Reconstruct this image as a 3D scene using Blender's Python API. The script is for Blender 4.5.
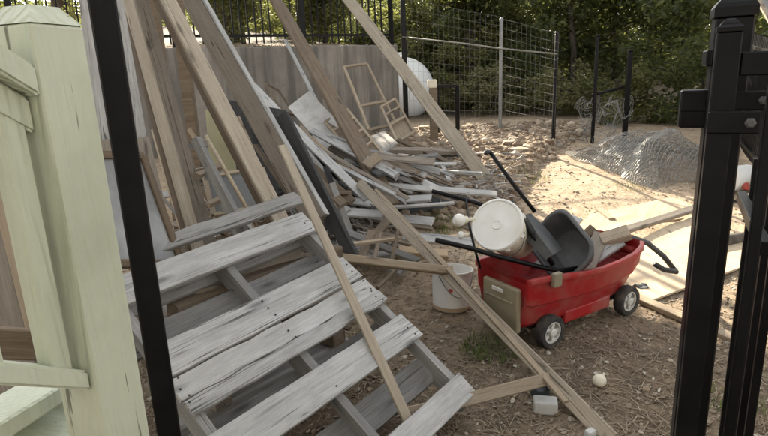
import bpy, bmesh, math, random
import numpy as np
from mathutils import Vector, Matrix, noise as mn

for o in list(bpy.data.objects): bpy.data.objects.remove(o)
S = bpy.context.scene
COL = S.collection
R = math.radians
random.seed(7); rng = np.random.default_rng(7)

# ------------------------------------------------------------------ camera
F, CX, CY, EYE = 555.0, 384.0, 218.0, 1.5          # photo pixels, 768 wide
CAM = Vector((0, 0, EYE))
Uc = Vector((-88, 2167, 555)).normalized()           # world up seen by the camera
fw = Vector((0, 0, -1)); Yc = (fw - Uc * fw.dot(Uc)).normalized(); Xc = Yc.cross(Uc)
MC = Matrix((Xc, Yc, Uc))                            # camera -> world
cam = bpy.data.cameras.new('camera'); camo = bpy.data.objects.new('camera', cam); COL.objects.link(camo)
camo.matrix_world = Matrix.Translation(CAM) @ MC.to_4x4()
cam.sensor_width = 36; cam.lens = 36 * F / 768; cam.clip_start = .02; cam.clip_end = 2000
S.camera = camo

# ------------------------------------------------------------------ sky, sun, exposure
SUN_EL, SUN_AZ = R(27), R(-16)                       # azimuth from +Y towards +X
W = bpy.data.worlds.new('World'); S.world = W; W.use_nodes = True
wn = W.node_tree; bg = wn.nodes['Background']
sky = wn.nodes.new('ShaderNodeTexSky'); sky.sky_type = 'NISHITA'; sky.sun_disc = False
sky.sun_elevation = SUN_EL; sky.sun_rotation = SUN_AZ; sky.air_density = 1.3; sky.dust_density = 3.0
hsv = wn.nodes.new('ShaderNodeHueSaturation'); hsv.inputs['Saturation'].default_value = .16   # thin high haze: a paler sky
wn.links.new(sky.outputs[0], hsv.inputs['Color']); wn.links.new(hsv.outputs[0], bg.inputs[0]); bg.inputs[1].default_value = .105
sv = Vector((math.sin(SUN_AZ) * math.cos(SUN_EL), math.cos(SUN_AZ) * math.cos(SUN_EL), math.sin(SUN_EL)))
sl = bpy.data.lights.new('sun', 'SUN'); sl.energy = 5.0; sl.angle = R(.55); sl.color = (1, .88, .70)
so = bpy.data.objects.new('sun', sl); COL.objects.link(so); so.rotation_euler = sv.to_track_quat('Z', 'Y').to_euler()
vs = S.view_settings; vs.view_transform = 'Standard'; vs.look = 'None'; vs.gamma = 1; vs.exposure = 2.05
S.render.engine = 'CYCLES'; S.cycles.max_bounces = 6; S.cycles.transparent_max_bounces = 8

# ------------------------------------------------------------------ pixel helpers
def ray(px, py): return MC @ Vector(((px - CX) / F, -(py - CY) / F, -1))
def at(px, py, y):
    d = ray(px, py); return CAM + d * (y / d.y)
def atz(px, py, z):
    d = ray(px, py); return CAM + d * ((z - EYE) / d.z)
def sm(a, b, x):
    t = min(1, max(0, (x - a) / (b - a))); return t * t * (3 - 2 * t)

WA, WB = Vector((-3.4, 7.55, 0)), Vector((.33, 9.40, 0))       # front face of the retaining wall
WD = (WB - WA).normalized(); WN = Vector((-WD.y, WD.x, 0))
WALL_Z = 1.98
RD = Vector((-.45, 1, 0)).normalized()
def edge_x(y):                                                  # rubble bank edge (right boundary)
    pts = [(4.6, 1.05), (5.4, 1.3), (6.2, 1.62), (7.0, 2.0), (7.8, 2.45), (8.5, 3.1), (12, 5)]
    if y < pts[0][0]: return pts[0][1] - (pts[0][0] - y) * .8
    for (a, b), (c, d) in zip(pts, pts[1:]):
        if y <= c: return b + (d - b) * (y - a) / (c - a)
    return 5
def terr(x, y):
    z = .5 * sm(3.4, 9.8, y) + max(0, y - 10) * .03
    rb = sm(0, .22, edge_x(y) - x) * sm(5.0, 5.7, y)
    z += .11 * rb
    z += .20 * math.exp(-((x + .75) / 1.25) ** 2 - ((y - 5.4) / 1.5) ** 2)
    z += .22 * math.exp(-((x + 1.9) / 1.3) ** 2 - ((y - 6.2) / 1.5) ** 2)
    q = Vector((x, y, 0)) - WB
    behind = q.dot(WN); right = -(q.dot(Vector((-RD.y, RD.x, 0))))
    if behind > .13 and right < -.13: z = max(z, 1.93 + .1 * max(0, behind))
    n = mn.noise(Vector((x * .9, y * .9, 0))) * .035 + mn.noise(Vector((x * 4, y * 4, 3))) * .012
    z += n * sm(0, 1.2, abs(x) + abs(y) * .5)
    return z
def G(px, py, lift=0.0):
    d = ray(px, py); t = .8
    while t < 40:
        p = CAM + d * t
        if p.z < terr(p.x, p.y) + lift:
            a, b = t - .05, t
            for _ in range(14):
                m = (a + b) / 2; p = CAM + d * m
                if p.z < terr(p.x, p.y) + lift: b = m
                else: a = m
            return CAM + d * b
        t += .05
    return CAM + d * 12

# ------------------------------------------------------------------ materials
MATS = {}
def newmat(name):
    m = bpy.data.materials.new(name); m.use_nodes = True; MATS[name] = m
    nt = m.node_tree; b = nt.nodes['Principled BSDF']; return m, nt, b
def N(nt, t, **k):
    n = nt.nodes.new(t)
    for a, v in k.items():
        if a in n.inputs.keys() if isinstance(a, str) else False: n.inputs[a].default_value = v
        else: setattr(n, a, v)
    return n
def ramp(nt, src, stops):
    r = nt.nodes.new('ShaderNodeValToRGB'); e = r.color_ramp.elements
    while len(e) < len(stops): e.new(.5)
    for el, (p, c) in zip(e, stops):
        el.position = p; el.color = (*c, 1) if len(c) == 3 else c
    nt.links.new(src, r.inputs[0]); return r.outputs[0]
def mixc(nt, fac, a, b, mode='MIX'):
    n = nt.nodes.new('ShaderNodeMix'); n.data_type = 'RGBA'; n.blend_type = mode
    for s, v in ((n.inputs[0], fac), (n.inputs[6], a), (n.inputs[7], b)):
        if hasattr(v, 'is_linked'): nt.links.new(v, s)
        else: s.default_value = v if not isinstance(v, tuple) else ((*v, 1) if len(v) == 3 else v)
    return n.outputs[2]
def noise(nt, vec, scale, detail=4, rough=.55, dist=0):
    n = nt.nodes.new('ShaderNodeTexNoise'); n.inputs['Scale'].default_value = scale; n.inputs['Detail'].default_value = detail
    n.inputs['Roughness'].default_value = rough; n.inputs['Distortion'].default_value = dist
    if vec: nt.links.new(vec, n.inputs['Vector'])
    return n.outputs[0]
def bump(nt, b, h, st=.3, dist=.01):
    n = nt.nodes.new('ShaderNodeBump'); n.inputs['Strength'].default_value = st; n.inputs['Distance'].default_value = dist
    nt.links.new(h, n.inputs['Height']); nt.links.new(n.outputs[0], b.inputs['Normal'])
def objvec(nt, scale=(1, 1, 1), rnd=True):
    tc = nt.nodes.new('ShaderNodeTexCoord'); v = tc.outputs['Object']
    if rnd:
        oi = nt.nodes.new('ShaderNodeObjectInfo'); ml = nt.nodes.new('ShaderNodeMath'); ml.operation = 'MULTIPLY'; ml.inputs[1].default_value = 37.0
        nt.links.new(oi.outputs['Random'], ml.inputs[0])
        ad = nt.nodes.new('ShaderNodeVectorMath'); ad.operation = 'ADD'; nt.links.new(v, ad.inputs[0]); nt.links.new(ml.outputs[0], ad.inputs[1]); v = ad.outputs[0]
    mp = nt.nodes.new('ShaderNodeMapping'); mp.inputs['Scale'].default_value = scale; nt.links.new(v, mp.inputs['Vector'])
    return mp.outputs[0]
def wood(name, light, dark, crack=(.03, .025, .02), rough=.8, stain=None, var=.35, crackamt=.5, grain=1.0, cracks=.8, blotch=.5):
    m, nt, b = newmat(name)
    v1 = objvec(nt, (1.6, 30 * grain, 30 * grain)); v2 = objvec(nt, (9, 420 * grain, 420 * grain)); v3 = objvec(nt, (3, 6, 6)); v4 = objvec(nt, (.7, 13 * grain, 13 * grain)); v5 = objvec(nt, (.55, 30, 30)); v6 = objvec(nt, (6, 30, 30))
    g = noise(nt, v1, 1.0, 7, .68, .4); fine = noise(nt, v2, 1.0, 5, .7); big = noise(nt, v3, 1.0, 6, .65); ck = noise(nt, v5, 1.0, 2, .5, .5); bl = noise(nt, v6, 1.0, 6, .7)
    w = nt.nodes.new('ShaderNodeTexWave'); w.wave_type = 'BANDS'; w.bands_direction = 'Y'; w.wave_profile = 'SAW'; w.inputs['Scale'].default_value = 1.3
    w.inputs['Distortion'].default_value = 9; w.inputs['Detail'].default_value = 2.5; w.inputs['Detail Scale'].default_value = .8; nt.links.new(v4, w.inputs['Vector'])
    mid = tuple((a + d) / 2 for a, d in zip(light, dark))
    c = ramp(nt, g, [(.30, mixt(dark, mid, .3)), (.5, mid), (.68, light)])
    c = mixc(nt, ramp(nt, w.outputs[0], [(0, (0, 0, 0)), (.55, (.05, .05, .05)), (1, (.2, .2, .2))]), c, dark)
    if stain: c = mixc(nt, ramp(nt, big, [(.44, (0, 0, 0)), (.62, (.7, .7, .7))]), c, stain)
    c = mixc(nt, ramp(nt, bl, [(.30, (blotch,) * 3), (.56, (0, 0, 0))]), c, tuple(x * .7 for x in dark))
    c = mixc(nt, ramp(nt, fine, [(.36, (crackamt,) * 3), (.55, (0, 0, 0))]), c, mixt(crack, dark, .5))
    if cracks:
        mk = nt.nodes.new('ShaderNodeMath'); mk.operation = 'MULTIPLY'
        nt.links.new(ramp(nt, ck, [(.484, (0, 0, 0)), (.495, (cracks,) * 3), (.505, (cracks,) * 3), (.516, (0, 0, 0))]), mk.inputs[0]); nt.links.new(ramp(nt, noise(nt, objvec(nt, (1.1, 16, 16)), 1.0, 3), [(.42, (0, 0, 0)), (.56, (1, 1, 1))]), mk.inputs[1])
        c = mixc(nt, mk.outputs[0], c, crack)
    vo = nt.nodes.new('ShaderNodeTexVoronoi'); vo.inputs['Scale'].default_value = 1.0; nt.links.new(objvec(nt, (2.6, 10, 10)), vo.inputs['Vector'])
    kn = ramp(nt, vo.outputs['Distance'], [(.06, (.85,) * 3), (.13, (.35,) * 3), (.2, (0, 0, 0))]); c = mixc(nt, kn, c, tuple(x * .4 for x in dark))
    oi = nt.nodes.new('ShaderNodeObjectInfo'); mr = nt.nodes.new('ShaderNodeMapRange'); nt.links.new(oi.outputs['Random'], mr.inputs[0])
    mr.inputs[3].default_value = 1 - var; mr.inputs[4].default_value = 1 + var * .5
    hs = nt.nodes.new('ShaderNodeHueSaturation'); nt.links.new(mr.outputs[0], hs.inputs['Value']); nt.links.new(c, hs.inputs['Color'])
    nt.links.new(hs.outputs[0], b.inputs['Base Color']); b.inputs['Roughness'].default_value = rough; b.inputs['Specular IOR Level'].default_value = .2
    bump(nt, b, mixc(nt, .5, g, mixc(nt, .5, fine, w.outputs[0])), .7, .008)
    return m
def mixt(a, b, t): return tuple(x * (1 - t) + y * t for x, y in zip(a, b))
wood('wood_white', (.60, .595, .575), (.37, .365, .35), (.05, .046, .04), stain=(.36, .355, .335), var=.16, crackamt=.45, cracks=.9, blotch=.4)
wood('wood_grey', (.38, .37, .35), (.20, .195, .185), (.03, .028, .026), stain=(.27, .26, .24), var=.28, blotch=.4, cracks=.8)
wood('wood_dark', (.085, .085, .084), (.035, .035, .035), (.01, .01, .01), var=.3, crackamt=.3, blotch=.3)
wood('wood_pine', (.44, .365, .27), (.28, .215, .145), (.09, .06, .038), stain=(.36, .305, .235), var=.2, crackamt=.3, cracks=.5, blotch=.25)
wood('wood_brown', (.235, .18, .125), (.115, .084, .056), (.035, .025, .018), stain=(.18, .145, .11), var=.3, crackamt=.35, cracks=.5, blotch=.35)
wood('wood_taupe', (.36, .315, .26), (.20, .17, .135), (.045, .036, .028), stain=(.28, .24, .20), var=.22, blotch=.35, crackamt=.35)
wood('wood_pale', (.52, .455, .36), (.32, .268, .20), (.065, .05, .04), stain=(.38, .325, .25), var=.12, crackamt=.35, cracks=.7, blotch=.3)
wood('wood_ply', (.56, .455, .325), (.41, .32, .21), (.28, .21, .14), stain=(.42, .345, .25), var=.08, crackamt=.3, grain=.3, rough=.75, cracks=0, blotch=.4)
def paint(name, col, rough=.5, dirt=(.2, .18, .15), amt=.5, sc=6, bst=.1, spec=.4, metal=0, fine=60):
    m, nt, b = newmat(name); v = objvec(nt, (1, 1, 1)); n1 = noise(nt, v, sc, 6, .65); n2 = noise(nt, v, fine, 3)
    c = mixc(nt, ramp(nt, n1, [(.42, (0, 0, 0)), (.72, (amt,) * 3)]), col, dirt)
    nt.links.new(c, b.inputs['Base Color'])
    r = nt.nodes.new('ShaderNodeMapRange'); nt.links.new(n1, r.inputs[0]); r.inputs[3].default_value = max(.05, rough - .15); r.inputs[4].default_value = min(1, rough + .2)
    nt.links.new(r.outputs[0], b.inputs['Roughness']); b.inputs['Specular IOR Level'].default_value = spec; b.inputs['Metallic'].default_value = metal
    bump(nt, b, n2, bst, .003); return m
paint('green_paint', (.515, .545, .43), .5, (.36, .385, .29), .6, 3.5, .25)
# the railing paint also shows the raised grain of the timber below
mg = MATS['green_paint']; ntg = mg.node_tree
gv = objvec(ntg, (11, 11, 1.0)); gw_ = ntg.nodes.new('ShaderNodeTexWave'); gw_.wave_type = 'BANDS'; gw_.bands_direction = 'DIAGONAL'; gw_.inputs['Scale'].default_value = 2.6; gw_.inputs['Distortion'].default_value = 7; gw_.inputs['Detail'].default_value = 3; ntg.links.new(gv, gw_.inputs['Vector'])
gn = noise(ntg, objvec(ntg, (70, 70, 5)), 1.0, 4, .6, .5); bump(ntg, ntg.nodes['Principled BSDF'], mixc(ntg, .45, gw_.outputs[0], gn), .5, .006)
bc = ntg.nodes['Principled BSDF'].inputs['Base Color'].links[0].from_socket
cv = objvec(ntg, (60, 60, 3)); cn = noise(ntg, cv, 1.0, 4, .6)
ntg.links.new(mixc(ntg, ramp(ntg, cn, [(.30, (.75,) * 3), (.33, (0, 0, 0))]), bc, (.07, .065, .05)), ntg.nodes['Principled BSDF'].inputs['Base Color'])
paint('black_metal', (.003, .003, .0034), .40, (.011, .0105, .010), .7, 7, .08, .2)
paint('net_wire', (.33, .33, .315), .5, (.20, .195, .185), .6, 12, .1, .4, .3)
paint('mesh_wire', (.22, .215, .19), .6, (.15, .145, .13), .6, 12, .1, .3, .2)
paint('galv_metal', (.27, .275, .28), .5, (.19, .19, .185), .6, 12, .1, .4, .5)
paint('red_plastic', (.29, .011, .013), .42, (.25, .10, .08), .75, 7, .15, .35)
paint('khaki_plastic', (.24, .205, .135), .55, (.16, .14, .1), .6, 6)
paint('black_plastic', (.022, .022, .024), .45, (.085, .082, .078), .8, 5, .1)
paint('grey_plastic', (.05, .052, .055), .42, (.12, .12, .115), .8, 4, .1)
paint('white_plastic', (.72, .72, .69), .4, (.50, .46, .38), .6, 4, .08)
paint('cream_plastic', (.66, .62, .50), .45, (.45, .39, .29), .7, 4, .08)
paint('rubber', (.02, .02, .02), .85, (.10, .085, .07), .7, 14, .4)
paint('hub_plastic', (.55, .54, .51), .5, (.36, .33, .28), .6, 12)
paint('tank_white', (.80, .81, .80), .35, (.55, .55, .50), .5, 2.5, .02)
paint('concrete_block', (.46, .46, .44), .9, (.30, .29, .27), .6, 12, .6, fine=90)
paint('panel_white', (.50, .49, .46), .6, (.30, .285, .26), .9, 7, .15)
paint('sheet_steel', (.50, .54, .58), .3, (.36, .39, .42), .7, 4, .1, .5, .6)
paint('edging_rubber', (.045, .055, .06), .6, (.1, .1, .09), .6, 8)
paint('screen_mesh', (.12, .125, .12), .8, (.2, .2, .19), .7, 5, .4, fine=300)
paint('cardboard', (.40, .30, .19), .85, (.3, .22, .14), .5, 5)
paint('olive_panel', (.36, .34, .20), .7, (.27, .25, .16), .6, 3)
paint('shingle', (.2, .19, .18), .9, (.12, .115, .11), .6, 12, .6)
paint('stone_pale', (.47, .39, .29), .9, (.30, .22, .15), .8, 6, .6)
paint('red_dot', (.5, .05, .03), .5)
m, nt, b = newmat('glass_pane'); b.inputs['Base Color'].default_value = (.55, .6, .62, 1); b.inputs['Roughness'].default_value = .35; b.inputs['Specular IOR Level'].default_value = .3
nn = noise(nt, objvec(nt), 4, 5); nt.links.new(ramp(nt, nn, [(.35, (.14, .142, .14)), (.7, (.36, .365, .36))]), b.inputs['Base Color'])
# concrete wall with streaks
m, nt, b = newmat('concrete_wall')
v = objvec(nt, (1, 1, 1), False); vst = objvec(nt, (7, 7, .5), False)
n1 = noise(nt, v, 1.6, 7, .65); n2 = noise(nt, vst, 1, 5, .6); n3 = noise(nt, v, 45, 4)
c = ramp(nt, n1, [(.3, (.16, .145, .125)), (.7, (.30, .275, .24))])
c = mixc(nt, ramp(nt, n2, [(.38, (.75,) * 3), (.58, (0, 0, 0))]), c, (.085, .078, .068))
nt.links.new(c, b.inputs['Base Color']); b.inputs['Roughness'].default_value = .9; bump(nt, b, mixc(nt, .6, n1, n3), .5, .015)
# stones, per-island colours
def island(name, cols, rough=.9, trans=0.0, bst=0):
    m, nt, b = newmat(name)
    g = nt.nodes.new('ShaderNodeNewGeometry'); k = len(cols)
    c = ramp(nt, g.outputs['Random Per Island'], [((i + .5) / k, col) for i, col in enumerate(cols)])
    nt.links.new(c, b.inputs['Base Color']); b.inputs['Roughness'].default_value = rough; b.inputs['Specular IOR Level'].default_value = .3
    if trans:
        t = nt.nodes.new('ShaderNodeBsdfTranslucent'); mx = nt.nodes.new('ShaderNodeMixShader'); mx.inputs[0].default_value = trans
        cc = mixc(nt, .5, c, (.34, .37, .10)); nt.links.new(cc, t.inputs[0])
        nt.links.new(b.outputs[0], mx.inputs[1]); nt.links.new(t.outputs[0], mx.inputs[2]); nt.links.new(mx.outputs[0], nt.nodes['Material Output'].inputs[0])
    return m
island('rubble_stone', [(.2, .15, .105), (.3, .23, .16), (.14, .092, .06), (.38, .31, .23), (.22, .16, .11), (.26, .22, .175), (.17, .122, .082)])
island('litter', [(.24, .19, .13), (.16, .12, .08), (.32, .27, .2), (.11, .08, .055), (.2, .16, .12), (.14, .105, .075), (.44, .41, .34)])
island('splinter_wood', [(.40, .385, .36), (.22, .16, .11), (.30, .265, .22), (.15, .105, .07), (.48, .46, .43), (.26, .25, .24), (.12, .10, .085)])
island('straw', [(.24, .19, .13), (.17, .13, .09), (.33, .275, .195), (.12, .09, .062), (.2, .155, .11)])
island('leaf_dark', [(.03, .044, .016), (.045, .062, .022), (.07, .088, .032), (.036, .048, .022), (.16, .165, .062)], .45, .42)
island('leaf_olive', [(.10, .11, .042), (.14, .145, .055), (.075, .09, .034), (.19, .18, .075), (.12, .115, .058)], .5, .45)
island('leaf_dry', [(.16, .14, .075), (.12, .11, .055), (.09, .10, .04), (.20, .18, .095)], .7, .3)
island('grass_blade', [(.06, .10, .03), (.09, .13, .04), (.14, .15, .06)], .6, .3)
m, nt, b = newmat('bark'); v = objvec(nt, (9, 9, 2)); n1 = noise(nt, v, 1.2, 6, .65)
nt.links.new(ramp(nt, n1, [(.3, (.025, .02, .016)), (.7, (.12, .10, .08))]), b.inputs['Base Color']); b.inputs['Roughness'].default_value = .95; bump(nt, b, n1, .9, .03)
# ground
m, nt, b = newmat('ground_dirt')
v = objvec(nt, (1, 1, 1), False)
n1 = noise(nt, v, .9, 6, .6); n2 = noise(nt, v, 7, 6, .65); n3 = noise(nt, v, 38, 5, .7); n4 = noise(nt, v, 130, 3)
sep = nt.nodes.new('ShaderNodeSeparateXYZ'); nt.links.new(v, sep.inputs[0])
ma = nt.nodes.new('ShaderNodeMath'); ma.operation = 'MULTIPLY_ADD'; nt.links.new(n1, ma.inputs[0]); ma.inputs[1].default_value = 1.6; nt.links.new(sep.outputs[1], ma.inputs[2])
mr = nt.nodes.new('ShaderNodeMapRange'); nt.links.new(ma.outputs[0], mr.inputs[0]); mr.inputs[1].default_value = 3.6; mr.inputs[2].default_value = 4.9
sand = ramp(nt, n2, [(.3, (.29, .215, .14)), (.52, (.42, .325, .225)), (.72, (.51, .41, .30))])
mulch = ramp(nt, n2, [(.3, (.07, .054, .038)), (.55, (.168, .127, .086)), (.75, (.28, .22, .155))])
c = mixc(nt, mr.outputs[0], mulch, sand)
c = mixc(nt, ramp(nt, n3, [(.36, (.6,) * 3), (.52, (0, 0, 0))]), c, (.10, .07, .045))
c = mixc(nt, ramp(nt, n4, [(.58, (0, 0, 0)), (.75, (.5,) * 3)]), c, (.55, .46, .35))
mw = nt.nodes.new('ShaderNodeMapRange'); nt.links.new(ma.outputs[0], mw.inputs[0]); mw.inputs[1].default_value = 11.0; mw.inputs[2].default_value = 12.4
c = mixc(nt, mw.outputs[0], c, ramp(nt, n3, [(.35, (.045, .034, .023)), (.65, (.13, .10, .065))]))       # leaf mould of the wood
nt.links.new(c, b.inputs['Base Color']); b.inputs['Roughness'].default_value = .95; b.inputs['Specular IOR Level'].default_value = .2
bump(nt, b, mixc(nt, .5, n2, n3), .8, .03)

# ------------------------------------------------------------------ object helpers
def link(name, me, mat, parent=None):
    o = bpy.data.objects.new(name, me); COL.objects.link(o)
    if mat and not me.materials: me.materials.append(MATS[mat] if isinstance(mat, str) else mat)
    if parent: o.parent = parent
    return o
def tag(o, label=None, cat=None, group=None, kind=None):
    if label: o['label'] = label
    if cat: o['category'] = cat
    if group: o['group'] = group
    if kind: o['kind'] = kind
    return o
def empty(name, loc=(0, 0, 0), rz=0, label=None, cat=None, group=None):
    o = bpy.data.objects.new(name, None); COL.objects.link(o); o.location = loc; o.rotation_euler.z = rz; o.empty_display_size = .1
    return tag(o, label, cat, group)
def pmesh(name, vs_, fs, smooth=False):
    me = bpy.data.meshes.new(name); me.from_pydata([tuple(v) for v in vs_], [], fs); me.update()
    if smooth: me.polygons.foreach_set('use_smooth', [True] * len(me.polygons))
    return me
def board_mesh(L, w, t, seg=3, ch=.12, warp=1.0, rag=0.0, seed=None, wavy=0.0):
    """a chamfered plank along X from 0 to L, uneven like real lumber"""
    r = random.Random(seed if seed is not None else random.random())
    c = min(w, t) * ch; hw, ht = w / 2, t / 2
    prof = [(-hw + c, -ht), (hw - c, -ht), (hw, -ht + c), (hw, ht - c), (hw - c, ht), (-hw + c, ht), (-hw, ht - c), (-hw, -ht + c)]
    bow = r.uniform(-1, 1) * .004 * L * warp; cup = r.uniform(-1, 1) * .005 * L * warp; tw = r.uniform(-1, 1) * .02 * L * warp
    vs_, fs = [], []
    for i in range(seg + 1):
        s = i / seg; x = s * L; k = 4 * s * (1 - s); a = tw * (s - .5); ca, sa = math.cos(a), math.sin(a)
        e1 = r.uniform(-1, 1) * wavy; e2 = r.uniform(-1, 1) * wavy
        for y, z in prof:
            y2 = y + (e1 if y > 0 else e2)
            dx = 0
            if i in (0, seg) and rag: dx = r.uniform(-rag, rag)
            vs_.append((x + dx, y2 * ca - z * sa + bow * k, y2 * sa + z * ca + cup * k))
    n = 8
    for i in range(seg):
        for j in range(n):
            a0 = i * n + j; b0 = i * n + (j + 1) % n; fs.append((a0, a0 + n, b0 + n, b0))
    fs.append(tuple(range(n))); fs.append(tuple(seg * n + j for j in reversed(range(n))))
    me = pmesh('plank', vs_, fs); return me
def orient(A, B, face):
    x = (B - A).normalized(); f = Vector(face); z = (f - x * f.dot(x)).normalized(); y = z.cross(x)
    return Matrix(((x.x, y.x, z.x, A.x), (x.y, y.y, z.y, A.y), (x.z, y.z, z.z, A.z), (0, 0, 0, 1)))
def pt(p, lift=0):
    if isinstance(p, Vector): return p
    return at(*p) if len(p) == 3 else G(p[0], p[1], lift)
def plank(name, label, A, B, w, t, mat, face=(.1, -1, .5), group=None, cat='board', parent=None, lift=0, seg=4, rag=.004, wavy=0, warp=1, seed=None):
    A, B = pt(A, lift), pt(B, lift)
    me = board_mesh((B - A).length, w, t, seg, rag=rag, wavy=wavy, warp=warp, seed=seed)
    o = link(name, me, mat, None); o.matrix_world = orient(A, B, face)
    if parent: o.parent = parent; o.matrix_parent_inverse = parent.matrix_basis.inverted()
    elif label: tag(o, label, cat, group)
    return o
def box_vf(lo, hi, c=0.0):
    x0, y0, z0 = lo; x1, y1, z1 = hi
    v = [(x0, y0, z0), (x1, y0, z0), (x1, y1, z0), (x0, y1, z0), (x0, y0, z1), (x1, y0, z1), (x1, y1, z1), (x0, y1, z1)]
    f = [(0, 3, 2, 1), (4, 5, 6, 7), (0, 1, 5, 4), (1, 2, 6, 5), (2, 3, 7, 6), (3, 0, 4, 7)]
    return v, f
def bev_box(name, lo, hi, mat, parent=None, bev=.003, seg=1):
    bm = bmesh.new(); v, f = box_vf(lo, hi); vv = [bm.verts.new(p) for p in v]
    for q in f: bm.faces.new([vv[i] for i in q])
    if bev: bmesh.ops.bevel(bm, geom=bm.edges[:], offset=bev, segments=seg, profile=.5, affect='EDGES')
    me = bpy.data.meshes.new(name); bm.to_mesh(me); bm.free()
    return link(name, me, mat, parent)
def tube_vf(path, rad, n=8, caps=True):
    path = [Vector(p) for p in path]; k = len(path); rad = rad if isinstance(rad, (list, tuple)) else [rad] * k
    vs_, fs = [], []; up = None
    for i, p in enumerate(path):
        d = (path[min(i + 1, k - 1)] - path[max(i - 1, 0)]).normalized()
        if up is None:
            up = Vector((0, 0, 1)) if abs(d.z) < .9 else Vector((1, 0, 0))
        s = d.cross(up).normalized(); up = s.cross(d).normalized()
        for j in range(n):
            a = 2 * math.pi * j / n; vs_.append(p + (s * math.cos(a) + up * math.sin(a)) * rad[i])
    for i in range(k - 1):
        for j in range(n):
            a0 = i * n + j; b0 = i * n + (j + 1) % n; fs.append((a0, b0, b0 + n, a0 + n))
    if caps: fs.append(tuple(reversed(range(n)))); fs.append(tuple((k - 1) * n + j for j in range(n)))
    return vs_, fs
def tube(name, path, rad, mat, parent=None, n=8):
    v, f = tube_vf(path, rad, n); return link(name, pmesh(name, v, f, True), mat, parent)
def merge_vf(lst):
    V, Fc = [], []
    for v, f in lst:
        o = len(V); V += [tuple(p) for p in v]; Fc += [tuple(i + o for i in q) for q in f]
    return V, Fc
def lathe_vf(prof, n=28):
    vs_, fs = [], []
    for r, z in prof:
        for j in range(n):
            a = 2 * math.pi * j / n; vs_.append((r * math.cos(a), r * math.sin(a), z))
    k = len(prof)
    for i in range(k - 1):
        for j in range(n):
            a0 = i * n + j; b0 = i * n + (j + 1) % n; fs.append((a0, b0, b0 + n, a0 + n))
    if prof[0][0] > 1e-4: fs.append(tuple(reversed(range(n))))
    if prof[-1][0] > 1e-4: fs.append(tuple((k - 1) * n + j for j in range(n)))
    return vs_, fs
def lathe(name, prof, mat, parent=None, n=28, smooth=True):
    v, f = lathe_vf(prof, n); me = pmesh(name, v, f, smooth); 
    o = link(name, me, mat, parent)
    if smooth:
        for p in me.polygons: p.use_smooth = len(p.vertices) <= 4
        md = o.modifiers.new('edge', 'EDGE_SPLIT'); md.split_angle = R(40)
    return o
def frame_from(z, x):
    z = Vector(z).normalized(); x = Vector(x); x = (x - z * x.dot(z)).normalized(); y = z.cross(x)
    return Matrix((x, y, z)).transposed().to_4x4()

# ------------------------------------------------------------------ ground
def axis(lo, hi, a, b, step):
    core = list(np.arange(a, b + 1e-6, step)); out = []; x = b; s = step
    while x < hi: s *= 1.45; x += s; out.append(min(x, hi))
    low = []; x = a; s = step
    while x > lo: s *= 1.45; x -= s; low.append(max(x, lo))
    return low[::-1] + core + out
gx, gy = axis(-300, 300, -5, 6.2, .085), axis(-60, 600, .6, 11, .085)
gv = [(x, y, terr(x, y) + (max(0, min(y, 40) - 14) * .05)) for y in gy for x in gx]; nx = len(gx)
gf = [(j * nx + i, j * nx + i + 1, (j + 1) * nx + i + 1, (j + 1) * nx + i) for j in range(len(gy) - 1) for i in range(nx - 1)]
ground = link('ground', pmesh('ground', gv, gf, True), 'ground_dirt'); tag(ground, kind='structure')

# ------------------------------------------------------------------ retaining wall and iron fence
wl = empty('retaining_wall', WB, 0, 'stained grey concrete retaining wall behind the lumber pile', 'wall')
def wallseg(name, a, d, L, n, th, z0, z1, parent):
    v = []; f = []; k = max(2, int(L / .25)); 
    for i in range(k + 1):
        for (oy, z) in ((0, z0), (0, z1 - .02), (.02, z1), (th - .02, z1), (th, z1 - .02), (th, z0)):
            p = a + d * (L * i / k) + n * (oy + mn.noise(Vector((i * .6, z, 5))) * .006); v.append((p.x - WB.x, p.y - WB.y, z + (mn.noise(Vector((i * .5, oy, 1))) * .008 if z > z0 else 0)))
    for i in range(k):
        for j in range(5): a0 = i * 6 + j; f.append((a0, a0 + 6, a0 + 7, a0 + 1))
    f.append(tuple(range(6))); f.append(tuple(reversed(range(k * 6, k * 6 + 6))))
    me = pmesh(name, v, [tuple(reversed(q)) for q in f]); return link(name, me, 'concrete_wall', parent)
wallseg('wall_face', WB - WD * 9, WD, 9.0, WN, .26, -.2, WALL_Z, wl)
wallseg('wall_return', WB + RD * .265, RD, 3.0, Vector((-RD.y, RD.x, 0)), .26, -.2, WALL_Z - .012, wl)
fe = empty('iron_picket_fence', WB + WN * .13, 0, 'black iron picket fence standing on the concrete retaining wall', 'fence')
def fbar(name, p, q, hw, parent, mat='black_metal', base=None):
    base = base or parent.location
    p, q = Vector(p), Vector(q); d = (q - p).normalized(); s = d.cross(Vector((0, 0, 1)) if abs(d.z) < .9 else Vector((WD.x, WD.y, 0))).normalized(); u = s.cross(d)
    v = [e - base + s * a * hw + u * b_ * hw for e in (p, q) for a, b_ in ((-1, -1), (1, -1), (1, 1), (-1, 1))]
    f = [(0, 1, 2, 3), (7, 6, 5, 4), (0, 4, 5, 1), (1, 5, 6, 2), (2, 6, 7, 3), (3, 7, 4, 0)]
    return link(name, pmesh(name, v, f), mat, parent)
fb = WB + WN * .13
for z in (WALL_Z + .16, WALL_Z + 1.10): fbar('rail', fb - WD * 8.6 + Vector((0, 0, z)), fb - WD * .06 + Vector((0, 0, z)), .019, fe)
k = 0; s = .10
while s < 5.6:
    p = fb - WD * s; post = abs((s - .06) % 1.85) < .06
    if not post: fbar('picket', p + Vector((0, 0, WALL_Z + .05)), p + Vector((0, 0, WALL_Z + 1.2)), .0095, fe)
    s += .108
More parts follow.
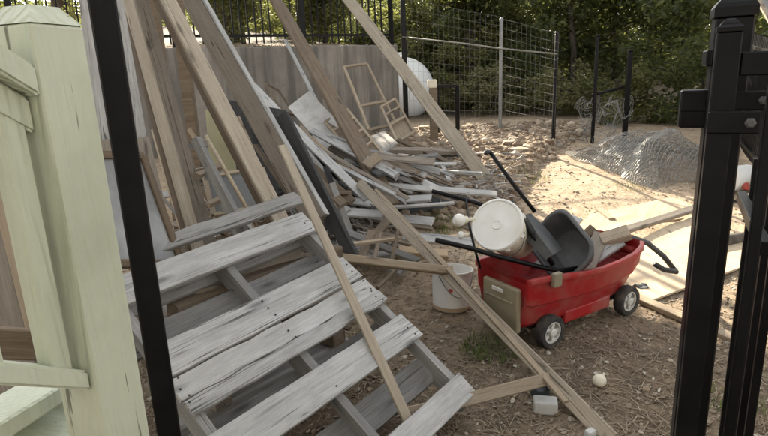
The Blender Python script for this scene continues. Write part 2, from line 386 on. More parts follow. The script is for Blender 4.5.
for s in (.04, 1.55, 3.4, 5.25, 7.1): fbar('post', fb - WD * s + Vector((0, 0, WALL_Z - .03)), fb - WD * s + Vector((0, 0, WALL_Z + 1.28)), .03, fe)

# ------------------------------------------------------------------ far wire fence
def fence_post(px, py, z, top_py, r, mat, label, cat='fence post', name='fence_post', square=False):
    b_ = G(px, py); t = at(px + (py - top_py) * -.0, top_py, b_.y); h = t.z - b_.z
    e = empty(name, b_, 0, label, cat)
    if square:
        bev_box('shaft', (-r, -r, -.1), (r, r, h), mat, e, .004); bev_box('cap', (-r * 1.2, -r * 1.2, h), (r * 1.2, r * 1.2, h + .03), mat, e, .008)
    else:
        lathe('shaft', [(r, -.1), (r, h)], mat, e, 12); lathe('cap', [(r * 1.15, h - .02), (r * 1.15, h + .01), (r * .7, h + .035), (0, h + .045)], mat, e, 12)
    return b_, h
pW = Vector((WB.x + .10, WB.y - .10, terr(WB.x + .1, WB.y - .1)))
e = empty('fence_post', pW, 0, 'tall black square post against the right end of the concrete wall', 'fence post')
bev_box('shaft', (-.04, -.04, -.1), (.04, .04, 3.0), 'black_metal', e, .005); bev_box('cap', (-.047, -.047, 3.0), (.047, .047, 3.04), 'black_metal', e, .01)
pA, hA = fence_post(500, 130, .5, 20, .027, 'galv_metal', 'grey galvanized round post holding the wire mesh fence')
pB, hB = fence_post(553, 140, .42, 34, .024, 'black_metal', 'black square post at the right end of the wire mesh', square=True)
pC, hC = fence_post(592, 143, .4, 37, .021, 'black_metal', 'black square post rising behind the left end of the wire netting', square=True)
pD, hD = fence_post(624, 142, .4, 52, .03, 'black_metal', 'thick dark post standing behind the crumpled wire netting', square=True)
e = empty('pipe_rail', at(402, 37, pW.y + .02), 0, 'thin galvanized pipe rail running across the wire mesh fence', 'rail')
q = [at(402, 37, pW.y - .05), at(467, 44, (pW.y + pA.y) / 2 - .05), at(499, 48.5, pA.y - .06), at(557, 54, pB.y - .05)]
tube('pipe', [p - e.location for p in q], .012, 'mesh_wire', e, 8)
e = empty('diagonal_brace', at(592, 95, pC.y), 0, 'slanting black brace bar between two dark fence posts', 'brace')
tube('bar', [(0, 0, 0), at(624, 87, pD.y) - e.location], .022, 'black_metal', e, 6)
def mesh_panel(a, ha, b_, hb, label, nxw, nzw, seed):
    e = empty('wire_mesh_panel', a, 0, label, 'wire mesh'); L = []; rr = random.Random(seed)
    wob = lambda s, z: Vector((0, -.05 + .03 * math.sin(s * 9 + z * 2), 0))
    def P(s, z): 
        g = a.lerp(b_, s); h = ha + (hb - ha) * s; p = g + Vector((0, 0, .05 + z * (h - .02))); return p + wob(s, z) - a
    for i in range(nxw + 1):
        s = i / nxw; L.append(tube_vf([P(s + rr.uniform(-.002, .002), z) for z in np.linspace(0, 1, 7)], .0014, 4))
    for j in range(nzw + 1):
        z = j / nzw; L.append(tube_vf([P(s, z) for s in np.linspace(0, 1, 9)], .0014, 4))
    v, f = merge_vf(L); o = link('wires', pmesh('wires', v, f), 'mesh_wire', e); o['kind'] = 'stuff'
mesh_panel(pW + Vector((.06, 0, 0)), at(400, 2, pW.y).z - pW.z, pA, hA, 'galvanized wire mesh fence panel in front of the white tank', 18, 13, 1)
mesh_panel(pA, hA - .02, pB, hB - .03, 'narrower wire mesh panel between the grey post and black post', 11, 12, 2)

# propane tank
tc_ = at(406, 90, 11.6); tr = .66; zt = terr(tc_.x, tc_.y + 1)
e = empty('gas_tank', (tc_.x, tc_.y, zt), R(6), 'large white cylindrical gas tank behind the wire mesh fence', 'tank'); hz = tc_.z - zt
prof = [(0, 0)] + [(tr * math.sin(a), tr * .62 * (1 - math.cos(a))) for a in np.linspace(.1, math.pi / 2, 9)] + [(tr, 2.6)] + [(tr * math.cos(a), 2.6 + tr * .62 * math.sin(a)) for a in np.linspace(.15, 1.5, 8)] + [(0, 2.6 + tr * .62)]
o = lathe('shell', prof, 'tank_white', e, 40); o.rotation_euler = (R(-90), 0, 0); o.location = (0, 0, hz)
o = lathe('valve_dome', [(.12, -.05), (.12, .07), (.09, .11), (0, .12)], 'tank_white', e, 16); o.location = (.05, .9, hz + tr)
o = lathe('lifting_lug', [(.05, -.06), (.05, .06), (.02, .08), (0, .09)], 'tank_white', e, 10); o.location = (.0, .33, hz + tr * .93)
for y in (.55, 2.1): bev_box('saddle', (-.38, y - .06, -.2), (.38, y + .06, hz - tr * .7), 'concrete_block', e, .01)

# stump post with cream box, black frame
b0 = G(434, 141); b0.y = min(b0.y, 8.3); b0 = at(434, 141, b0.y); hh = at(434, 88, b0.y).z - b0.z
e = empty('timber_post', b0, 0, 'short upright timber post in the stones with cream cap', 'post')
bev_box('shaft', (-.055, -.05, -.3), (.055, .05, hh), 'wood_brown', e, .004); bev_box('cream_cap', (-.08, -.06, hh), (.05, .06, hh + .12), 'cream_plastic', e, .02, 2)
e = empty('metal_frame', at(438, 128, 9.0), 0, 'small black tubular metal frame beside the cream capped post', 'frame')
P9 = lambda x, y: at(x, y, 9.0) - e.location
for nm, a_, b_ in (('top_bar', (436, 86), (457, 86)), ('middle_bar', (436, 112), (457, 113)), ('upright', (457, 86), (457.5, 133)), ('upright', (437, 86), (437.5, 133))):
    fbar(nm, P9(*a_), P9(*b_), .024, e, base=Vector((0, 0, 0)))

# ------------------------------------------------------------------ foreground: stair railing
RX = .8
fc = at(66, 218, RX); al = R(70); ud = Vector((math.cos(al), math.sin(al), 0)); vd = Vector((-math.sin(al), math.cos(al), 0)); PW = .089
pc = Vector((fc.x, fc.y, 0)) + ud * PW / 2 + vd * PW / 2
ztop = at(31, 22, fc.y).z
rail = empty('stair_railing', (pc.x, pc.y, 0), al, 'pale green painted wooden stair railing with square end post', 'railing')
# local: x = along right face, y = along left face (away), so the railing leaves through -x
pst = bev_box('post', (-PW / 2, -PW / 2, -.1), (PW / 2, PW / 2, ztop), 'green_paint', rail, .005, 2)
h = PW / 2; t_ = h * .55
v = [(-h, -h, 0), (h, -h, 0), (h, h, 0), (-h, h, 0), (-t_, -t_, .026), (t_, -t_, .026), (t_, t_, .026), (-t_, t_, .026)]
cp = link('post_top', pmesh('cap', v, [(0, 3, 2, 1), (4, 5, 6, 7), (0, 1, 5, 4), (1, 2, 6, 5), (2, 3, 7, 6), (3, 0, 4, 7)]), 'green_paint', pst); cp.location = (0, 0, ztop + .0005)
SL = math.tan(R(33))
def rail_bar(name, z_at_post, th, wd, L=.75, y=0, x0=None):
    x0 = -h - .001 if x0 is None else x0; v = []
    for x in (x0, x0 - L):
        z = z_at_post + (x0 - x) * SL
        for (yy, zz) in ((-wd / 2, -th), (wd / 2, -th), (wd / 2, 0), (-wd / 2, 0)): v.append((x, y + yy, z + zz))
    f = [(0, 1, 2, 3), (7, 6, 5, 4), (0, 4, 5, 1), (1, 5, 6, 2), (2, 6, 7, 3), (3, 7, 4, 0)]
    bm = bmesh.new(); me = pmesh(name, v, f); bm.from_mesh(me); bmesh.ops.recalc_face_normals(bm, faces=bm.faces[:]); bmesh.ops.bevel(bm, geom=bm.edges[:], offset=.004, segments=2, affect='EDGES'); bm.to_mesh(me); bm.free()
    return link(name, me, 'green_paint', rail)
zh = at(40, 66, fc.y).z
rail_bar('handrail', zh, .042, .088); rail_bar('sub_rail', zh - .0435, .05, .04)
zl = at(82, 372, fc.y).z
rail_bar('bottom_rail', zl, .035, .066)
for i in range(6):
    x = -h - .030 - i * .10; z0 = zl + (-h - x) * SL - .02; z1 = zh - .07 + (-h - x) * SL
    bev_box('baluster', (x - .017, -.017, z0), (x + .017, .017, z1), 'green_paint', rail, .003)
st = empty('porch_steps', (pc.x - .45, pc.y - .1, 0), al, 'worn pale green painted wooden steps below the stair railing', 'steps')
for nm, A, B, w_, t_2, fc2 in (('tread', (-30, 436, .80), (46, 390, .98), .11, .035, (-.1, -.45, .85)), ('riser', (-30, 452, .83), (50, 412, 1.0), .12, .02, (.1, -1, .15)), ('post_base', (52, 372, 1.02), (70, 470, .98), .09, .03, (.3, -1, .2)), ('tread', (-10, 452, .86), (84, 424, .99), .13, .035, (0, -.35, .9))):
    o = plank(nm, None, A, B, w_, t_2, 'green_paint', fc2, seg=2, warp=0); o.parent = st; o.matrix_parent_inverse = (Matrix.Translation(st.location) @ Matrix.Rotation(al, 4, 'Z')).inverted()

# unseen house added behind the viewer, blocking frontal sky; the steps lead there
hs0 = empty('house', (-1.6, -1.5, 0), 0, 'pale sided house added out of view behind the viewer to block frontal sky light', 'house')
bev_box('wall', (-5.4, -5.0, -.1), (4.9, 0, 3.7), 'panel_white', hs0, .01)
for i in range(18): bev_box('siding_board', (-5.42, .002, .15 + i * .195), (4.92, .022, .338 + i * .195), 'panel_white', hs0, .004)
v = [(-5.9, -5.4, 3.7), (5.4, -5.4, 3.7), (5.4, .45, 3.7), (-5.9, .45, 3.7), (-5.9, -2.5, 5.0), (5.4, -2.5, 5.0)]
link('roof', pmesh('roof', v, [(0, 3, 2, 1), (3, 4, 5, 2), (0, 1, 5, 4), (0, 4, 3), (1, 2, 5)]), 'shingle', hs0)
dr_ = bev_box('door', (.5, .024, .62), (1.4, .06, 2.65), 'panel_white', hs0, .005); bev_box('handle', (1.28, .061, 1.55), (1.32, .10, 1.68), 'galv_metal', dr_, .004)

# ------------------------------------------------------------------ foreground: gate posts
def gate_post(name, label, px, row, y, hw, ztop, rz, cat='gate post', cap=True):
    p = at(px, row, y); e = empty(name, (p.x, p.y, 0), rz, label, cat)
    bev_box('shaft', (-hw, -hw, -.2), (hw, hw, ztop), 'black_metal', e, .003)
    if cap:
        c = hw * 1.12; z = ztop + .0005
        v, f = [], []
        for r_, zz in ((c, 0), (c, .016), (c * .86, .024), (c * .8, .026), (c * .55, .036), (c * .5, .038), (c * .32, .041)):
            v += [(-r_, -r_, zz), (r_, -r_, zz), (r_, r_, zz), (-r_, r_, zz)]
        for i in range(6):
            for j in range(4): f.append((i * 4 + j, i * 4 + (j + 1) % 4, i * 4 + 4 + (j + 1) % 4, i * 4 + 4 + j))
        f += [(3, 2, 1, 0), (24, 25, 26, 27)]
        o = link('cap', pmesh('cap', v, f), 'black_metal', e); o.location = (0, 0, z)
    return e
gl = gate_post('gate_post', 'scuffed black steel gate post beside the green railing post', 136, 218, 1.0, .0215, 2.05, R(22))
yb = 1.06; hp = gate_post('gate_post', 'thicker black hinge post standing behind the gate stile', 711, 218, yb, .0305, at(733, 14, yb).z - .006, R(-24))
yg = .88; stile = at(709, 218, yg)
gt = empty('iron_gate', (stile.x, stile.y, 0), R(-27), 'open black steel gate leaf with capped stile and pickets', 'gate')
gw = .0168; gz = at(731, 32, yg).z
bev_box('stile', (-gw, -gw, .05), (gw, gw, gz), 'black_metal', gt, .002)
v, f = [], []
for r_, zz in ((gw * 1.06, 0), (gw * 1.06, .006), (gw * .8, .010), (gw * .74, .012), (gw * .45, .017), (gw * .3, .019)): v += [(-r_, -r_, zz), (r_, -r_, zz), (r_, r_, zz), (-r_, r_, zz)]
for i in range(5):
    for j in range(4): f.append((i * 4 + j, i * 4 + (j + 1) % 4, i * 4 + 4 + (j + 1) % 4, i * 4 + 4 + j))
f += [(3, 2, 1, 0), (20, 21, 22, 23)]
o = link('stile_cap', pmesh('cap', v, f), 'black_metal', gt); o.location = (0, 0, gz + .0005)
zr = at(745, 52, yg).z
bev_box('rail', (gw + .001, -.013, zr - .035), (.62, .013, zr), 'black_metal', gt, .002)
bev_box('rail', (gw + .001, -.013, .18), (.62, .013, .215), 'black_metal', gt, .002)
pk = .066
for i in range(4): bev_box('picket', (pk - .008 + i * .105, -.008, .1), (pk + .008 + i * .105, .008, zr - .03), 'black_metal', gt, .001)
# latch box and hinge straps
la = at(700, 109, yb - .01)
o = bev_box('latch_box', (-.020, -.02, -.036), (.034, .02, .034), 'black_metal', hp, .003); o.location = (-.054, .0, la.z)
o = bev_box('latch_seam', (-.0215, -.0215, -.003), (.030, .0215, .003), 'black_metal', hp, .001); o.location = (-.052, .0, la.z - .002)
o = bev_box('clip', (-.004, -.034, -.014), (.006, .034, .014), 'black_metal', hp, .002); o.location = (-.036, 0, at(712, 58, yb).z)
for (px, py, yy, nm) in ((731, 121, yg, 'lower'), (748, 99, yb, 'upper')):
    c_ = at(px, py, yy); pr = gt if nm == 'lower' else hp
    o = bev_box('hinge_strap', (-.030, -.0225 if nm == 'lower' else -.032, -.017), (.040, -.0172 if nm == 'lower' else -.0268, .017), 'black_metal', pr, .002); o.location = (.012 if nm == 'lower' else .03, 0, c_.z)
    o2 = lathe('bolt', [(.008, 0), (.008, .007), (.005, .009), (.005, .013), (0, .013)], 'grey_plastic', pr, 6); o2.rotation_euler = (R(90), 0, 0); o2.location = ((.012 if nm == 'lower' else .03) + .026, -.0226 if nm == 'lower' else -.0325, c_.z)
# second picket close by belongs to the fence run on the right
p = at(756, 380, 1.06)
fr = empty('fence_section', (p.x, p.y, 0), R(62), 'black steel fence bars at the lower right corner beside the gate', 'fence')
for i in range(5): bev_box('picket', (i * .11 - .008, -.008, .06), (i * .11 + .008, .008, 1.25), 'black_metal', fr, .001)
for z in (.2, 1.12): bev_box('rail', (-.02, .0085, z), (.5, .03, z + .03), 'black_metal', fr, .002)
# right-hand fence receding towards the trees
ra, rb_ = Vector((3.95, 5.35, 0)), Vector((5.6, 9.2, 0)); dd = (rb_ - ra); 
rf = empty('picket_fence', (ra.x, ra.y, terr(ra.x, ra.y)), math.atan2(dd.y, dd.x), 'dark picket fence receding along the right edge of the yard', 'fence')
Lr = dd.length; nz = Vector((0, 0, 1))
for i in range(int(Lr / .06)):
    x = i * .06; g = ra + dd * (x / Lr); z0 = terr(g.x, g.y) - rf.location.z
    bev_box('picket', (x - .013, -.008, z0 + .03), (x + .013, .008, z0 + 1.5), 'black_metal', rf, 0)
for z in (.15, 1.35):
    zz = terr(rb_.x, rb_.y) - rf.location.z; v, f = box_vf((0, .009, z), (Lr, .04, z + .04))
    v = [(a, b_, c_ + zz * (a > .1)) for a, b_, c_ in v]; link('rail', pmesh('rail', v, f), 'black_metal', rf)
# shed eave at the upper right
e0 = at(757, -2, 7.0); e = empty('shed_roof', e0, 0, 'grey roof corner with tan edge board at upper right', 'roof')
Q = [at(755, -6, 7.0), at(776, 30, 6.4), at(850, 30, 7.4), at(850, -6, 8.0)]
n_r = (Q[1] - Q[0]).cross(Q[3] - Q[0]).normalized()
me = pmesh('roof_panel', [q - e0 for q in Q] + [q - e0 + Vector((0, .05, .06)) for q in Q], [(0, 1, 2, 3), (7, 6, 5, 4), (0, 4, 5, 1), (1, 5, 6, 2), (2, 6, 7, 3), (3, 7, 4, 0)]); link('roof_panel', me, 'shingle', e)
o = link('fascia', board_mesh((Q[1] - Q[0]).length, .05, .03, 2), 'wood_pine', e); o.matrix_local = orient(Q[0] - e0 - Vector((.02, .02, 0)), Q[1] - e0 - Vector((.02, .02, 0)), (-.3, -1, 0))
p = (Q[1] + Q[2]) / 2; bev_box('support_post', (p.x - e0.x - .05, p.y - e0.y - .05, terr(p.x, p.y) - e0.z - .1), (p.x - e0.x + .05, p.y - e0.y + .05, p.z - e0.z - .002), 'wood_brown', e, .004)

# ================================================================== PILE
# ---- pallet (pose fitted to the photograph; 1.02 m x 1.22 m)
PO = Vector((-1.085, 1.995, .771)); PU = Vector((.654, .7545, .056)).normalized(); PV = Vector((.6495, -.5217, -.553)); PV = (PV - PU * PV.dot(PU)).normalized(); PN = PV.cross(PU) * 1
if PN.z < 0: PN = -PN
pal = empty('wooden_pallet', PO, 0, 'weathered white-grey wooden pallet propped at a slant in the foreground', 'pallet')
def PP(u, v, n): return PO + PU * u + PV * v + PN * n
def prt(name, A, B, w, t, mat, face, **k):
    o = plank(name, None, A, B, w, t, mat, face, **k); o.parent = pal; o.matrix_parent_inverse = Matrix.Translation(-PO); return o
# stringers with notches
def stringer(u, mat='wood_grey'):
    z0, z1 = -.115, -.0205; prof = [(0, z0), (.17, z0), (.20, z0 + .035), (.40, z0 + .035), (.43, z0), (.79, z0), (.82, z0 + .035), (1.02, z0 + .035), (1.05, z0), (1.22, z0), (1.22, z1), (0, z1)]
    k = len(prof); v = []
    for du in (-.019, .019):
        for (vv, nn_) in prof: v.append(PP(u + du, vv, nn_))
    # local frame along the stringer so that the grain follows it
    Mx = orient(PP(u, 0, 0), PP(u, 1, 0), PN); Mi = Mx.inverted(); v = [Mi @ p for p in v]
    f = [tuple(range(k)), tuple(reversed(range(k, 2 * k)))] + [(i, i + k, (i + 1) % k + k, (i + 1) % k) for i in range(k)]
    bm = bmesh.new(); me = pmesh('stringer', v, f); bm.from_mesh(me); bmesh.ops.recalc_face_normals(bm, faces=bm.faces[:]); bm.to_mesh(me); bm.free()
    o = link('stringer', me, mat, pal); o.matrix_parent_inverse = Matrix.Translation(-PO); o.matrix_basis = Mx
    return o
for u in (.022, .50, .998): stringer(u)
TOPS = [(.055, .14, 'wood_white', -.02, 1.03), (.405, .14, 'wood_white', -.005, 1.02), (.531, .095, 'wood_white', .0, 1.03), (.614, .062, 'wood_white', .0, 1.025), (.80, .14, 'wood_white', -.02, 1.03), (1.165, .11, 'wood_white', 0, 1.02)]
for i, (v_, w_, m_, u0, u1) in enumerate(TOPS):
    prt('deck_board', PP(u0, v_, -.009), PP(u1, v_ + random.uniform(-.012, .012), -.009), w_, .02, m_, PN, seg=12, rag=.012, wavy=.0018 if i not in (2, 3) else .006, seed=40 + i)
BOTS = [(.06, .10), (.235, .12), (.70, .10), (.985, .13), (1.16, .09)]
for i, (v_, w_) in enumerate(BOTS):
    prt('bottom_board', PP(-.01, v_, -.126), PP(1.03, v_ + random.uniform(-.012, .012), -.126), w_, .02, 'wood_grey', PN, seg=8, rag=.01, wavy=.003, seed=70 + i)
# nail heads
for i, (v_, w_, m_, u0, u1) in enumerate(TOPS):
    for u in (.022, .50, .998):
        for dv_ in (-.3, .0, .32):
            if random.random() < .4: continue
            uu = u + random.uniform(-.012, .012); p = PP(uu, v_ + dv_ * w_ + random.uniform(-.014, .014), .0012)
            me = bpy.data.meshes.get('nail_head_mesh')
            if not me:
                vv, ff = lathe_vf([(.0045, -.002), (.0045, .0012), (0, .0014)], 6); me = pmesh('nail_head_mesh', vv, ff); me.materials.append(MATS['rubber'])
            o = link('nail_head', me, None, pal); o.matrix_parent_inverse = Matrix.Translation(-PO); o.matrix_basis = Matrix.Translation(p) @ frame_from(PN, PU)

# ---- crib of timbers holding up the pallet's high edge and the leaning lumber
cz = 0.0
cr = Vector((-.74, 2.66, 0)); cu = Vector((.654, .7545, 0)).normalized(); cv_ = Vector((-cu.y, cu.x, 0))
crib_lab = ['bottom', 'second', 'third', 'fourth', 'fifth', 'sixth', 'top']
gz0 = terr(cr.x, cr.y) - .02
for i in range(7):
    for s in (-1, 1):
        z = gz0 + .045 + i * .09
        if i % 2 == 0: A, B = cr + cv_ * s * .2 - cu * .5, cr + cv_ * s * .2 + cu * .5
        else: A, B = cr + cu * s * .38 - cv_ * .28, cr + cu * s * .38 + cv_ * .28
        A = A + Vector((0, 0, z)) + cu * random.uniform(-.05, .05); B = B + Vector((0, 0, z))
        plank('timber_block', f'rough grey timber in the {crib_lab[i]} layer of the stack under the pallet, ' + ('nearer' if s < 0 else 'farther') + ' one', A, B, .09, .088, random.choice(['wood_grey', 'wood_brown', 'wood_taupe']), (0, 0, 1), 'timbers stacked under the pallet', 'timber', seg=2, warp=.1)

# ---- beam frame that the tall boards lean on (top is above the picture)
BX, BZ = -1.82, 2.95
bf = empty('lumber_rack', (BX, 4.2, 0), 0, 'dark brown timber rack behind the tall leaning boards', 'rack')
bev_box('beam', (-.045, -2.1, BZ - .14), (.045, 1.4, BZ), 'wood_brown', bf, .004)
for y in (-1.95, .62, 1.25): bev_box('post', (-.05, y - .05, -.1 + terr(BX, 4.2 + y)), (.05, y + .05, BZ - .1405), 'wood_brown', bf, .004)
def lean(name, label, p1, p2, bottom_y, bottom_px, w, t, mat, face, over=.35, seg=6, **k):
    n = ray(*p1).cross(ray(*p2)); c_ = n.x * BX + n.z * (BZ - EYE); y = -c_ / n.y
    T = Vector((BX, y, BZ)); Bm = at(*bottom_px, bottom_y); d = (T - Bm).normalized()
    off = Vector((w * .5, 0, w * .45)) * .8
    return plank(name, label, Bm, T + d * over, w, t, mat, face, seg=seg, **k)
GL = 'tall boards leaning up to the left'
l1 = lean('lumber', 'pine post with shade-brown side leaning beside the black gate post, leftmost of the tall lumber', (128, 0), (191, 226), 2.86, (206, 282), .078, .066, 'wood_pale', (.75, -1, .2), group=GL, cat='lumber')
lean('lumber', 'grey split board tucked right behind the leftmost leaning post', (143, 0), (203, 222), 3.02, (214, 262), .085, .035, 'wood_taupe', (.5, -1, .2), group=GL, cat='lumber')
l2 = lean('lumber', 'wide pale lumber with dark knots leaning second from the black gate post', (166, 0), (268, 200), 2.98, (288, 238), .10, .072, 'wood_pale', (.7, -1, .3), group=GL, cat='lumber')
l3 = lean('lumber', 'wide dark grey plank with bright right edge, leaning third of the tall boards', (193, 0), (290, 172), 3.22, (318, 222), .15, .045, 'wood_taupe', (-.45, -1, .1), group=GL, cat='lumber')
for lb, hw_, th_, sg, mt_, nm in ((l3, .075, .046, -1, 'wood_white', 'pale_edge'), (l1, .039, .067, 1, 'wood_brown', 'brown_shade_edge'), (l2, .05, .073, 1, 'wood_brown', 'brown_shade_edge')):  # brown strips put side-face shading into the colour of the left sides
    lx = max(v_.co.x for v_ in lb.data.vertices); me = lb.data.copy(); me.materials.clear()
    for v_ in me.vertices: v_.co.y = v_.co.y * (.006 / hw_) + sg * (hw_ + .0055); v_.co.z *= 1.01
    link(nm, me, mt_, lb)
def fenceline(p1, p2, z):          # where the image line meets the iron fence's top rail
    n = ray(*p1).cross(ray(*p2)); a0 = Vector((WB.x, WB.y, z)) + WN * .095 - CAM; s = -n.dot(a0) / n.dot(WD); return CAM + a0 + WD * s
def leanf(label, p1, p2, bottom, w, t, mat, face, over=.3, **k):
    T = fenceline(p1, p2, WALL_Z + 1.1); d = (T - bottom).normalized()
    return plank('lumber', label, bottom, T + d * over, w, t, mat, face, group=GL, cat='lumber', seg=6, **k)
leanf('long brown two by six leaning from the pile onto the iron fence', (275, 0), (386, 196), at(391, 205, 4.6), .165, .045, 'wood_brown', (.5, -1, .35))
leanf('long tan two by six leaning rightmost over the stones onto the fence', (348, 0), (487, 181), G(489, 184, -.01), .155, .045, 'wood_pale', (-.3, -1, .6))
plank('batten', 'long thin pale batten slanting down across the pallet to the bottom edge', (282, 146, 2.84), (425, 458, 1.86), .040, .022, 'wood_pale', (.3, -.8, .8), cat='batten', seg=8)
# ---- long boards in front of / across the pile
plank('lumber', 'long weathered two by four running down past the wagon to the bottom edge', (360, 183, 4.45), (612, 441, 2.0), .075, .036, 'wood_pale', (-.6, -.5, .75), cat='lumber', seg=8)
plank('batten', 'splintered thin pale strip lying along the long two by four near the wagon', (376, 190, 4.32), (566, 402, 2.12), .028, .018, 'wood_pine', (-.2, -.3, 1), cat='batten', seg=8, wavy=.004)
plank('lumber', 'level tan two by four lying across the gap left of the white pail', (333, 257, 3.15), (452, 271, 3.2), .05, .045, 'wood_pine', (0, -.75, .6), cat='lumber')
plank('lumber', 'short tan board with a bolt hole resting on the pallet corner', (404, 415, 1.99), (548, 379, 2.28), .055, .03, 'wood_pine', (0, -.75, .6), cat='lumber', seg=5)
def hole(A, name='bolt_hole'): pass
plank('board', 'weathered grey splintered board lying behind the top pallet slat', (126, 258, 2.30), (300, 198, 2.93), .088, .024, 'wood_grey', (-.1, -.8, .75), seg=8, wavy=.006, rag=.02)
plank('board', 'pale end of a grey board sticking out left of the top pallet slat', (150, 283, 2.1), (176, 262, 2.3), .08, .02, 'wood_white', (0, -.6, .8), seg=3, rag=.01)
# notched dark stringers
def notched(label, A, B, w, t, mat, face, n=3):
    A, B = pt(A), pt(B); L = (B - A).length; prof = [(0, -w / 2), (L, -w / 2), (L, w / 2)]
    for i in range(n):
        c = L * (1 - (i + .6) / n); prof += [(c + .09, w / 2), (c + .07, w / 2 - .028), (c - .07, w / 2 - .028), (c - .09, w / 2)]
    prof += [(0, w / 2)]; k = len(prof); v = [(x, y, -t / 2) for x, y in prof] + [(x, y, t / 2) for x, y in prof]
    f = [tuple(reversed(range(k))), tuple(range(k, 2 * k))] + [(i, (i + 1) % k, (i + 1) % k + k, i + k) for i in range(k)]
    o = link('notched_board', pmesh('notched', v, f), mat); o.matrix_world = orient(A, B, face); tag(o, label, 'board')
notched('dark grey notched board leaning between the tall pale lumber, left one', (243, 236, 2.72), (194, 141, 2.98), .078, .034, 'wood_grey', (-.55, -1, .2))
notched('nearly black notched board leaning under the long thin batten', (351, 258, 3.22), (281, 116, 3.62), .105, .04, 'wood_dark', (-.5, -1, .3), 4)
tube_o = tube('wooden_pole', [at(258, 228, 2.80), at(232, 182, 2.92), at(206, 136, 3.1)], [.010, .011, .010], 'wood_pine', None, 8); tag(tube_o, 'slender round pale pole beside the left notched board', 'pole')

def sheet(name, label, quad, t, mat, cat='panel', seg=1):
    P = [pt(q) for q in quad]; x = (P[1] - P[0]).normalized(); n = (P[1] - P[0]).cross(P[3] - P[0]).normalized(); 
    if n.dot(CAM - P[0]) < 0: n = -n
    Mx = orient(P[0], P[1], n); Mi = Mx.inverted(); q = [Mi @ p for p in P]
    v = [(p.x, p.y, p.z) for p in q] + [(p.x, p.y, p.z - t) for p in q]
    f = [(0, 1, 2, 3), (7, 6, 5, 4), (0, 4, 5, 1), (1, 5, 6, 2), (2, 6, 7, 3), (3, 7, 4, 0)]
    bm = bmesh.new(); me = pmesh(name, v, f); bm.from_mesh(me); bmesh.ops.recalc_face_normals(bm, faces=bm.faces[:]); bm.to_mesh(me); bm.free()
    o = link(name, me, mat); o.matrix_world = Mx; return tag(o, label, cat) if label else o
sheet('panel', 'blotchy white laminate panel lying on the pile in front of the wall', [(288, 107, 6.2), (350, 177, 5.35), (377, 162, 5.45), (309, 91, 6.35)], .018, 'panel_white')
sheet('panel', 'crumpled pale grey sheet under the window sashes', [(360, 140, 6.2), (380, 156, 5.7), (398, 143, 5.9), (384, 131, 6.4)], .012, 'wood_grey')
sheet('panel', 'tall grey weathered plywood sheet standing behind the black gate post', [(80, -30, 2.75), (96, 142, 2.75), (147, 139, 3.05), (118, -30, 3.05)], .018, 'wood_white')
sheet('panel', 'lower pale plywood sheet leaning below the grey sheet, behind the gate post', [(95, 140, 2.7), (104, 250, 2.55), (176, 250, 2.9), (149, 137, 3.0)], .015, 'wood_taupe')
sheet('panel', 'olive painted panel glimpsed between the leaning boards', [(206, 110, 4.6), (214, 200, 4.3), (250, 200, 4.4), (228, 110, 4.7)], .015, 'olive_panel')
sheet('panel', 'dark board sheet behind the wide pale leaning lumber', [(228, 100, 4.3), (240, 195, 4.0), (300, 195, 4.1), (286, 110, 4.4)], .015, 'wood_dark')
def sash(label, quad, depth, bw, t, mat, fill=None, cross=(), name='window_sash', cat='window sash', fillpart='pane'):
    """a wooden frame: TL, TR, BR, BL pixels with distances"""
    P = [at(*q) for q in quad]; O = P[3]; e = empty(name, O, 0, label, cat)
    x = (P[2] - P[3]); y = (P[0] - P[3]); n = x.cross(y).normalized(); 
    if n.dot(CAM - O) < 0: n = -n
    def pp(u, v): return P[3] * (1 - u) * (1 - v) + P[2] * u * (1 - v) + P[1] * u * v + P[0] * (1 - u) * v
    def bar(nm, a, b_, k=0): 
        o = plank(nm, None, a, b_, bw, t, mat, n, seg=2, warp=.2); o.parent = e; o.matrix_parent_inverse = Matrix.Translation(-O); return o
    bar('stile', pp(0, 0), pp(0, 1)); bar('stile', pp(1, 0), pp(1, 1)); off = n * .002
    bar('top_rail', pp(0, 1) + off, pp(1, 1) + off); bar('bottom_rail', pp(0, 0) + off, pp(1, 0) + off)
    for c_ in cross: bar('cross_rail', pp(0, c_) + off, pp(1, c_) + off)
    if fill:
        Mx = orient(P[3], P[2], n); Mi = Mx.inverted(); q = [Mi @ p for p in (P[3], P[2], P[1], P[0])]
        v = [(p.x, p.y, p.z) for p in q] + [(p.x, p.y, p.z - .004) for p in q]
        me = pmesh('pane', v, [(0, 1, 2, 3), (7, 6, 5, 4), (0, 4, 5, 1), (1, 5, 6, 2), (2, 6, 7, 3), (3, 7, 4, 0)]); o = link(fillpart, me, fill, e); o.matrix_parent_inverse = Matrix.Translation(-O); o.matrix_basis = Mx
    return e
sash('tall wooden screen frame leaning against the concrete wall', [(344, 67, 8.0), (367, 64, 8.25), (396, 124, 7.5), (369, 130, 7.2)], 0, .042, .025, 'wood_pine', None, (.36,))
sash('small wooden window sash at the right of the pile near the wall end', [(381, 107, 7.3), (395, 99, 7.5), (414, 132, 7.0), (397, 142, 6.7)], 0, .032, .025, 'wood_pine', None, (.45, .75))
sheet('panel', 'tan wood panel set in the lower half of the small sash', [(389, 122, 7.12), (398, 142, 6.74), (413, 133, 7.0), (404, 115, 7.3)], .012, 'wood_pine')
sash('wooden frame with slats lying flat on the white panel', [(325, 122, 5.95), (347, 109, 6.15), (385, 156, 5.5), (366, 171, 5.3)], 0, .03, .02, 'wood_pine', 'wood_brown', (.3, .55, .8), fillpart='backing', name='slatted_frame', cat='frame')
sash('small brown sash lying by the wall left of the white panel', [(265, 83, 7.0), (279, 91, 7.0), (296, 116, 6.4), (283, 112, 6.3)], 0, .03, .02, 'wood_brown', None)
